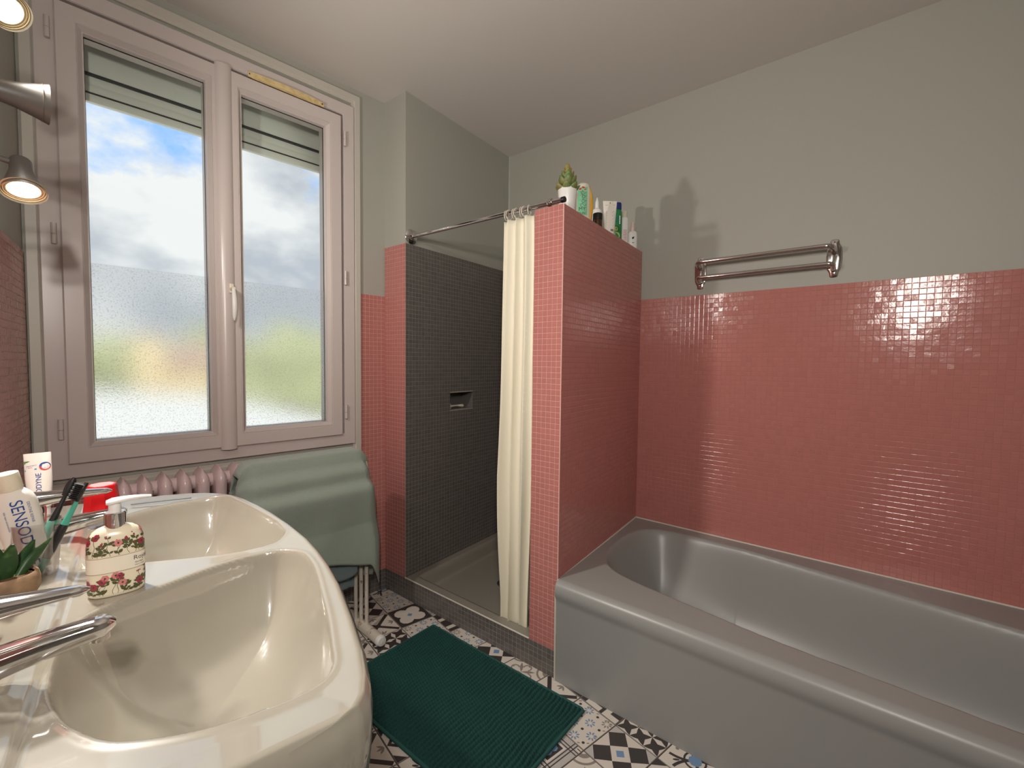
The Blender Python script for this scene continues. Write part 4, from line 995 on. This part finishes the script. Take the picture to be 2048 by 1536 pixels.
# eyelet pattern rows on the cloth
hv, hf = [], []
cvn = np.array(cv).reshape(nU, nV, 3)
for j in list(range(6, nV-4, 1)):
    for i in (22, 26, 58, 62, 96, 100, 150, 154):
        if (j//3) % 4 == 3: continue
        p = cvn[i, j]; du = cvn[i+1, j]-cvn[i-1, j]; dv_ = cvn[i, j+1]-cvn[i, j-1]; n__ = np.cross(du, dv_); n__ /= np.linalg.norm(n__)+1e-9; du = du/np.linalg.norm(du); dv_ = dv_/np.linalg.norm(dv_)
        if n__[0] > 0: n__ = -n__
        k = len(hv); hv += [tuple(p+n__*.0012+du*a*.0016+dv_*b*.0035) for a, b in ((-1, -1), (1, -1), (1, 1), (-1, 1))]; hf.append((k, k+1, k+2, k+3))
o = pyobj('woven_dots', hv, hf, mat('satin_thread', srgb(250, 246, 232), .3), cu); o['kind'] = 'stuff'
M_ringw = mat('curtain_ring', srgb(214, 206, 190), .35)
for k in range(7):
    c = along(1.085+.020*k+.004*(k % 2)); c = c+Vector((0, 0, -.009))-Vector((1.42, 1.13, 0)); tl_ = .25*(-1)**k
    path = [(c.x+.0155*math.cos(a), c.y+.0155*math.sin(tl_)*math.cos(a), c.z+.019*math.sin(a)) for a in np.linspace(0, 2*PI, 20)]
    tubeobj('ring', path, .0019, M_ringw, cu, 8)

# ------------------------------------------------------------------ double towel rail on the right wall
tr_ = thing('towel_rail', 'chrome double towel rail on the wall above the bathtub', 'towel rail', (XR+.003, .43, 1.63), 0)
def bracket(y, dz):
    pr = 1.28*catmull([(-.009, -.058), (.009, -.058), (.012, -.045), (.019, -.03), (.021, 0), (.019, .03), (.012, .045), (.009, .058), (-.009, .058), (-.012, .045), (-.019, .03), (-.021, 0), (-.019, -.03), (-.012, -.045)], 4)
    v, f = loft([[(-.0002, y+a, dz+b) for a, b in pr], [(-.003, y+a, dz+b) for a, b in pr], [(-.006, y+a*.8, dz+b*.9) for a, b in pr]]); o = pyobj('bracket', v, f, M_chrome_old, tr_, 40)
    for b in (-.064, .064): v, f = tube([(-.0055, y, dz+b), (-.0068, y, dz+b)], .003, 8); pyobj('screw', v, f, M_black, o)
bracket(.262, .005); bracket(-.258, .005)
for z, x in ((.043, .075), (-.024, .052)):
    tubeobj('rail', bend([(-.004, .262, z-.018), (-.022, .262, z-.016), (-x, .262, z), (-x, -.258, z), (-.022, -.258, z-.016), (-.004, -.258, z-.018)], .03, 8), .0095, M_chrome_old, tr_, 14)

# ------------------------------------------------------------------ radiator under the window
ra = thing('radiator', 'pinkish white cast-iron column radiator under the window', 'radiator', (.68, wy(.68)-.115, .0), WD)
def rad_section(x):
    bm = bmesh.new(); out_ = []
    vv, ff = [], []
    def add(v, f): k = len(vv); vv.extend(v); ff.extend(tuple(q+k for q in g) for g in f)
    for y in (-.045, .045): add(*lathe([(.0175, .11), (.0190, .16), (.0185, .44), (.0190, .68), (.020, .73), (.0205, .75)], 14, cx=x, cy=y))
    # head: pointed rounded cap joining both columns
    rg = []
    for z, w, d_ in ((.69, .0195, .062), (.72, .0215, .066), (.745, .0225, .068), (.765, .0205, .064), (.779, .014, .054), (.789, .0055, .040), (.797, .0015, .030)):
        rg.append([(x+a, b, z) for a, b in oval(w, d_, 20, 2.6)])
    add(*loft(rg))
    rg = []
    for z, w, d_ in ((.06, .014, .050), (.08, .026, .066), (.12, .0265, .067), (.145, .018, .060)): rg.append([(x+a, b, z) for a, b in oval(w, d_, 20, 2.6)])
    add(*loft(rg))
    pyobj('section', vv, ff, M_rad, ra, 40)
for k in range(14): rad_section(-.345+.0555*k)
for z in (.745, .105): tubeobj('connector', [(-.37, 0, z), (.41, 0, z)], .026, M_rad, ra, 16)
for x in (-.345, .3765):
    for y in (-.045, .045): tubeobj('foot', [(x, y, 0), (x, y, .08)], [.02, .014], M_rad, ra, 10)

# ------------------------------------------------------------------ folded drying rack with towels
RX, RY = .88, 1.775
rk = thing('drying_rack', 'folded cream tubular drying rack standing by the radiator', 'drying rack', (RX, RY, 0), WD)
for y, x1, zt in ((-.030, .232, .795), (.000, .222, .775), (.030, .212, .760)):
    tubeobj('tube_frame', bend([(-x1, y, .028), (-x1, y, zt), (x1, y, zt), (x1, y, .028)], .06, 8), .0085, M_tube, rk, 12)
for z in (.70, .60, .50, .40): tubeobj('crossbar', [(-.225, -.030, z), (.225, -.030, z)], .004, M_tube, rk, 8)
for x in (-.225, .225):
    fo = tubeobj('foot', [(x, -.16, .0235), (x, .12, .0235)], .0225, M_tube, rk, 20)
    v, f = lathe([(.0, 0), (.0228, 0), (.0228, .012), (.018, .020), (.0, .023)], 20); pyobj('end_cap', [(x+a, -.155-c, .0235+b) for a, b, c in v], f, M_white, fo, 40)
def towel(name, lab, m, x0, x1, ztop, zf, zb, yo, bulge, flare, seed):
    t = thing(name, lab, 'towel', (RX, RY, 0), WD); nx, nt_ = 70, 110; V = []
    for i in range(nx):
        u = i/(nx-1)
        for j in range(nt_):
            w = j/(nt_-1)*2-1              # -1 back hem, 0 over the rail, 1 front hem
            side = abs(w); hem = (zf(u) if w > 0 else zb(u)); z = ztop-(ztop-hem)*max(0, side-.06)/.94
            yy_ = yo*math.copysign(min(1, side/.06)**.6, w)
            drop = (ztop-z)
            out_ = bulge(drop) if w > 0 else .3*bulge(drop)
            xx = x0+(x1-x0)*u+flare*(u-.35)*min(1, drop/.40)
            cr = max(0, (abs(u-.5)-.40)/.10)
            z -= .045*cr**2.2*(1-min(1, drop/.25)) if True else 0
            y = -(yy_+math.copysign(out_, w))
            y += (.07*cr**1.5*min(1, drop/.10+.1) if w > 0 else -.02*cr)
            y += .006*noise.noise(Vector((xx*9, z*7, seed)))*min(1, drop*8)+.010*math.sin(u*9+seed)*min(1, max(0, drop-.2)*3)
            V.append((xx, y, z))
    o = pyobj('cloth', V, grid_faces(nx, nt_), m, t, 180); s_ = o.modifiers.new('thickness', 'SOLIDIFY'); s_.thickness = .005; s_.offset = 0; return t
def bg_(d): return .010*min(1, d/.03)+.040*(1/(1+math.exp(-(d-.062)/.008)))+.036*(1/(1+math.exp(-(d-.135)/.008)))-.012*min(1, max(0, d-.075)/.05)-.035*min(1, max(0, d-.15)/.16)
towel('bath_towel', 'sage green towel draped over the folded drying rack', M_towel, -.262, .232, .822, lambda u: .355+.03*math.sin(u*6.5-1.4)-.13*max(0, (u-.88)/.12), lambda u: .22+.08*(1-u), .046, bg_, .10, 1.3)
towel('hand_towel', 'blue-grey towel showing below the green towel on the drying rack', M_towel2, .03, .20, .790, lambda u: .27+.05*abs(u-.5), lambda u: .2, .034, lambda d: .004, 0, 4.1)

# ------------------------------------------------------------------ bath mat
rgm = thing('bath_mat', 'dark green chenille bath mat on the patterned floor', 'bath mat', (1.080, 1.140, .0005), math.radians(.3))
HW, HL = .250, .392; nx, ny = 200, 340
gx = np.linspace(-HW+.008, HW-.008, nx); gy = np.linspace(-HL+.006, HL-.006, ny); GX, GY = np.meshgrid(gx, gy, indexing='ij'); GX = GX.ravel(); GY = GY.ravel()
warp = np.array([noise.noise(Vector((x*7, y*5, 0)))*.011+noise.noise(Vector((x*22, y*22, 3)))*.0045 for x, y in zip(GX, GY)])
warp2 = np.array([noise.noise(Vector((x*18, y*18, 9))) for x, y in zip(GX, GY)])
row = (GY+warp)/.0160; bob = (GX+.0022*warp2)/.0110+.5*(np.floor(row) % 2)
hgt = (np.abs(np.sin(PI*row))**.9)*(.55+.45*np.abs(np.sin(PI*bob))**.7)
edge_ = np.clip(np.minimum(HW-.008-np.abs(GX), HL-.006-np.abs(GY))/.006, 0, 1)
GZ = .006+(.0150*hgt*(1+.18*warp2))*edge_
pl_ = pyobj('pile', np.stack([GX, GY, GZ], 1), grid_faces(nx, ny), M_rug, rgm, 180); pl_['kind'] = 'stuff'
bm = bmesh.new(); bm_box(bm, -HW, HW, -HL, HL, 0, .007, .003, 2); bmobj('backing', bm, mat('green_hem', srgb(34, 82, 78), .9), rgm, 50)
hem = [(-HW+.004, -HL+.004, .008), (HW-.004, -HL+.004, .008), (HW-.004, HL-.004, .008), (-HW+.004, HL-.004, .008), (-HW+.004, -HL+.004, .008)]
tubeobj('hem', bend(hem, .012), .0055, mat('green_hem', srgb(34, 82, 78), .9), rgm, 8)

# ------------------------------------------------------------------ bottles on the partition top
def py_mid(x, w=.055): return py1(x)+w
ZTOP = ZH+.0012
M_label = mat('mint_label', srgb(126, 190, 150), .45); M_yel = mat('yellow_cap', srgb(232, 176, 60), .4); M_amber = mat('amber_glass', srgb(60, 34, 14), .1, coat=.5); M_grn = mat('green_bottle', srgb(40, 120, 74), .25); M_navy = mat('navy_cap', srgb(30, 44, 110), .35); M_lime = mat('lime_print', srgb(150, 170, 70), .4); M_ink = mat('grey_ink', srgb(96, 92, 92), .5)
CF = math.radians(-50.6)                 # turn a face (-y) towards the camera
x = 1.525
sp_ = thing('potted_succulent', 'tall fleshy succulent in a white pot on the partition top', 'potted plant', (x, py_mid(x), ZTOP), CF)
v, f = lathe([(.028, 0), (.030, .003), (.0365, .085), (.037, .098), (.0345, .098), (.033, .085)], 32, cap=(True, False)); pyobj('pot', v, f, M_white, sp_, 40)
v, f = lathe([(.034, .086), (.0, .088)], 20); pyobj('soil', v, f, M_soil, sp_)
for tier, (z, n, r, L, w, up) in enumerate(((.096, 7, .012, .050, .017, .55), (.116, 6, .010, .048, .017, .9), (.138, 5, .008, .040, .0145, 1.1), (.158, 4, .005, .032, .0105, 1.25), (.172, 3, .003, .024, .008, 1.4))):
    for k in range(n):
        a = 2*PI*k/n+tier*.5; dx, dy = math.cos(a), math.sin(a)
        b0 = Vector((dx*r*.4, dy*r*.4, z-.012)); t0 = Vector((dx*(r*.5+L*math.cos(up*.95)), dy*(r*.5+L*math.cos(up*.95)), z+L*math.sin(up*.95)-.006)); ax = t0-b0; sd3 = Vector((-dy, dx, 0)); nn3 = sd3.cross(ax).normalized(); rg = []
        for q in range(8):
            uu = q/7; ww_ = w*math.sin(PI*(.10+.87*uu))**.7; c = b0+ax*uu-nn3*(.15*L*math.sin(PI*uu))*-1*.4
            rg.append([tuple(c+sd3*(ww_*math.cos(2*PI*j/10))+nn3*(ww_*.45*math.sin(2*PI*j/10))) for j in range(10)])
        v, f = loft(rg); pyobj('leaf', v, f, M_leaf if tier < 3 else M_leaftip, sp_, 60)
tubeobj('stem', [(0, 0, .085), (0, 0, .165)], [.007, .004], M_leaf, sp_, 8)
v, f = lathe([(.002, .160), (.0095, .168), (.0115, .180), (.009, .190), (.0035, .196), (0, .197)], 14); pyobj('tip_bud', v, f, M_leaftip, sp_, 60)
def bottle(name, lab, x, w, rot=0): return thing(name, lab, 'bottle', (x, py_mid(x, w), ZTOP), CF+rot)
# clear bottle with a mint label and a yellow side
b = bottle('shampoo_bottle', 'clear rounded bottle with mint label and yellow side on the partition top', 1.675, .060)
pr_ = [(.95, 0), (1, .004), (1, .12), (.97, .145), (.86, .162), (.6, .170), (.3, .172)]
M_milky = mat('milky_plastic', srgb(214, 208, 190), .25, coat=.3)
v, f = loft([[(a*s, c*s, z) for a, c in oval(.029, .021, 36)] for s, z in pr_]); pyobj('body', v, f, M_milky, b, 50)
lv, lf = [], []; nL = 10
for k in range(nL+1):
    xx = -.026+.040*k/nL; yy = -.0212*(max(0, 1-(abs(xx)/.029)**2.6))**(1/2.6)-.0006
    lv += [(xx, yy, .035), (xx, yy, .150)]
    if k: q = 2*k; lf.append((q-2, q, q+1, q-1))
lab_o = pyobj('label', lv, lf, M_label, b)
def on_lab(xx, z, lift=.0006): return Vector((xx, -.0212*(max(0, 1-(abs(xx)/.029)**2.6))**(1/2.6)-.0006-lift, z))
flat('flower_print', [circ(-.016, .142, 0, 8, .006, .004, .3), circ(-.004, .148, 0, 8, .007, .004, -.2), circ(.004, .140, 0, 8, .004, .003, 0)], M_tred, lab_o, on_lab)
for z0 in (.075, .092, .110, .126):
    flat('line_print', [arcband(-.006+.004*math.sin(z0*300), z0, .006, .0007, .3, 5.2, 12), seg((-.018, z0+.004), (-.004, z0+.010), .0006), seg((.000, z0-.004), (.010, z0+.004), .0006)], M_black, lab_o, on_lab)
text_mesh('lettering', 'MY', .020, M_black, lab_o, 0, 'CENTER', lambda co: on_lab(co.x-.007, co.y+.060)); text_mesh('lettering', 'SUN', .014, M_black, lab_o, 0, 'CENTER', lambda co: on_lab(co.x-.007, co.y+.043))
v, f = loft([[(.026+.016*math.sin(PI*min(1, u*1.02))**.6*q_, c, .004+.155*u) for q_, c in ((0, -.010), (.7, -.008), (1, 0), (.7, .008), (0, .010))] for u in np.linspace(0, 1, 12)], True); pyobj('side_grip', v, f, M_yel, b, 50)
# amber jar with black lid
b = bottle('amber_jar', 'small amber glass jar with black lid near the partition edge', 1.755, .028)
v, f = lathe([(.019, 0), (.021, .002), (.021, .032), (.018, .038)], 28); pyobj('jar', v, f, M_amber, b, 40); v, f = lathe([(.0205, .037), (.0205, .061), (.019, .063), (0, .063)], 28); pyobj('lid', v, f, M_black, b, 40)
b = bottle('nozzle_bottle', 'white bottle with a tapered twist nozzle behind the amber jar', 1.845, .075)
v, f = lathe([(.020, 0), (.0215, .003), (.0215, .105), (.020, .112), (.012, .118), (.0085, .120)], 28); pyobj('body', v, f, M_white, b, 40); v, f = lathe([(.0095, .118), (.0085, .148), (.0065, .152), (.0030, .163), (.002, .168), (0, .169)], 18); pyobj('nozzle', v, f, M_white, b, 40)
b = bottle('cream_tube', 'flat white cream tube with small print standing on its cap', 1.945, .055, .05)
v, f = lathe([(.020, 0), (.020, .018), (.018, .020)], 24, 1, .8); pyobj('cap', v, f, M_white, b, 40)
rg = [[(a, c, z) for a, c in oval(w_, d_, 28, 2.3)] for z, w_, d_ in ((.020, .020, .016), (.05, .024, .0150), (.09, .027, .0115), (.13, .030, .0075), (.165, .0325, .0025), (.178, .033, .0012))]; v, f = loft(rg); bo = pyobj('body', v, f, M_tpw, b, 60)
def tw(z): return float(np.interp(z, (.020, .05, .09, .13, .165, .178), (.020, .024, .027, .030, .0325, .033))), float(np.interp(z, (.020, .05, .09, .13, .165, .178), (.016, .0150, .0115, .0075, .0025, .0012)))
def on_ct(xx, z): w_, d_ = tw(z); return Vector((xx, -d_*(max(0, 1-(abs(xx)/w_)**2.3))**(1/2.3)-.0006, z))
flat('print_lines', [seg((-.020+.002*(k % 2), .062+.0052*k), (.020-.006*(k % 3 == 0), .062+.0052*k), .0007) for k in range(14)], M_ink, bo, on_ct)
flat('print_band', [seg((-.022, .158), (.024, .160), .0011)], M_yel, bo, on_ct); flat('print_mark', [seg((0, .166), (0, .172), .0016)], M_black, bo, on_ct)
flat('barcode', [seg((.002+.0022*k, .036), (.002+.0022*k, .046), .0004+.0003*(k % 3)) for k in range(7)], M_black, bo, on_ct)
b = bottle('green_gel_bottle', 'tall green gel bottle with navy cap and lime print', 2.06, .068)
v, f = loft([[(a*s, c*s, z) for a, c in oval(.026, .017, 32)] for s, z in ((.94, 0), (1, .004), (1, .14), (.96, .16), (.8, .172), (.72, .174))]); bo = pyobj('body', v, f, M_grn, b, 50)
v, f = loft([[(a*s, c*s, z) for a, c in oval(.0225, .016, 32)] for s, z in ((1, .173), (1.02, .176), (1, .198), (.9, .205), (.5, .207))]); pyobj('cap', v, f, M_navy, b, 50)
def on_g(xx, z): return Vector((xx, -.0176*(max(0, 1-(abs(xx)/.0265)**2.6))**(1/2.6)-.0003, z))
flat('white_panel', [[(-.018, .10), (.014, .10), (.014, .140), (-.018, .140)]], M_white, bo, on_g); flat('lime_print', [circ(-.002, .045, .017, 16), circ(-.008, .075, .012, 14)], M_lime, bo, on_g)
flat('lime_spokes', [arcband(-.004, .078, .013, .0008, 0, 2*PI, 18)]+[seg((-.004, .078), (-.004+.013*math.cos(k*PI/4), .078+.013*math.sin(k*PI/4)), .0005) for k in range(8)], M_black, bo, lambda a, c: on_g(a, c)+Vector((0, -.0004, 0)))
text_mesh('lettering', 'GEL', .011, M_blue, bo, 0, 'CENTER', lambda co: on_g(co.x-.002, co.y+.127)+Vector((0, -.0005, 0)))
text_mesh('lettering', 'douche', .006, M_blue, bo, 0, 'CENTER', lambda co: on_g(co.x-.002, co.y+.113)+Vector((0, -.0005, 0)))
b = bottle('slim_white_bottle', 'slim white bottle squeezed between the green bottle and the last bottle', 2.135, .055)
v, f = loft([[(a*s, c*s, z) for a, c in oval(.017, .014, 28)] for s, z in ((.95, 0), (1, .004), (1, .13), (.9, .150), (.6, .155))]); bo = pyobj('body', v, f, M_white, b, 50); v, f = lathe([(.0115, .153), (.0115, .182), (.009, .185), (0, .185)], 20); pyobj('cap', v, f, M_milky, b, 40)
flat('print_lines', [seg((-.010, .04+.006*k), (.008, .04+.006*k), .0008) for k in range(9)], M_tred, bo, lambda a, c: Vector((a, -.0148, c)))
b = bottle('white_pump_bottle', 'short white bottle with pinkish neck last in the row by the wall', 2.195, .035)
v, f = loft([[(a*s, c*s, z) for a, c in oval(.024, .018, 32)] for s, z in ((.95, 0), (1, .004), (1, .070), (.95, .085), (.75, .094), (.45, .097))]); bo = pyobj('body', v, f, M_white, b, 50)
M_blush = mat('blush_plastic', srgb(224, 196, 194), .4); v, f = lathe([(.010, .095), (.010, .118), (.008, .120), (.0065, .140), (.0, .141)], 20); pyobj('neck', v, f, M_blush, b, 40)
flat('mark_print', [[(-.006, .062), (.005, .066), (.003, .056), (-.005, .052)], seg((-.005, .036), (.004, .034), .0012)], M_black, bo, lambda a, c: Vector((a, -.0186, c)))

GROUPS = {'toothbrush': 'toothbrushes in the tumbler', 'toothpaste_tube': 'toothpaste tubes on the washbasin', 'mixer_tap': 'taps of the double washbasin', 'spotlight_bar': 'spotlight bars on the left wall',
          'potted_succulent': 'small potted succulents', 'shampoo_bottle': 'toiletries on the partition top', 'amber_jar': 'toiletries on the partition top', 'nozzle_bottle': 'toiletries on the partition top', 'cream_tube': 'toiletries on the partition top',
          'green_gel_bottle': 'toiletries on the partition top', 'slim_white_bottle': 'toiletries on the partition top', 'white_pump_bottle': 'toiletries on the partition top', 'bath_towel': 'towels on the drying rack', 'hand_towel': 'towels on the drying rack'}
for o in bpy.data.objects:
    k = o.name.split('.')[0]
    if not o.parent and k in GROUPS and 'group' not in o: o['group'] = GROUPS[k]
for o in bpy.data.objects:
    if o.name.startswith('tmp'): bpy.data.objects.remove(o)
print('objects', len(bpy.data.objects))
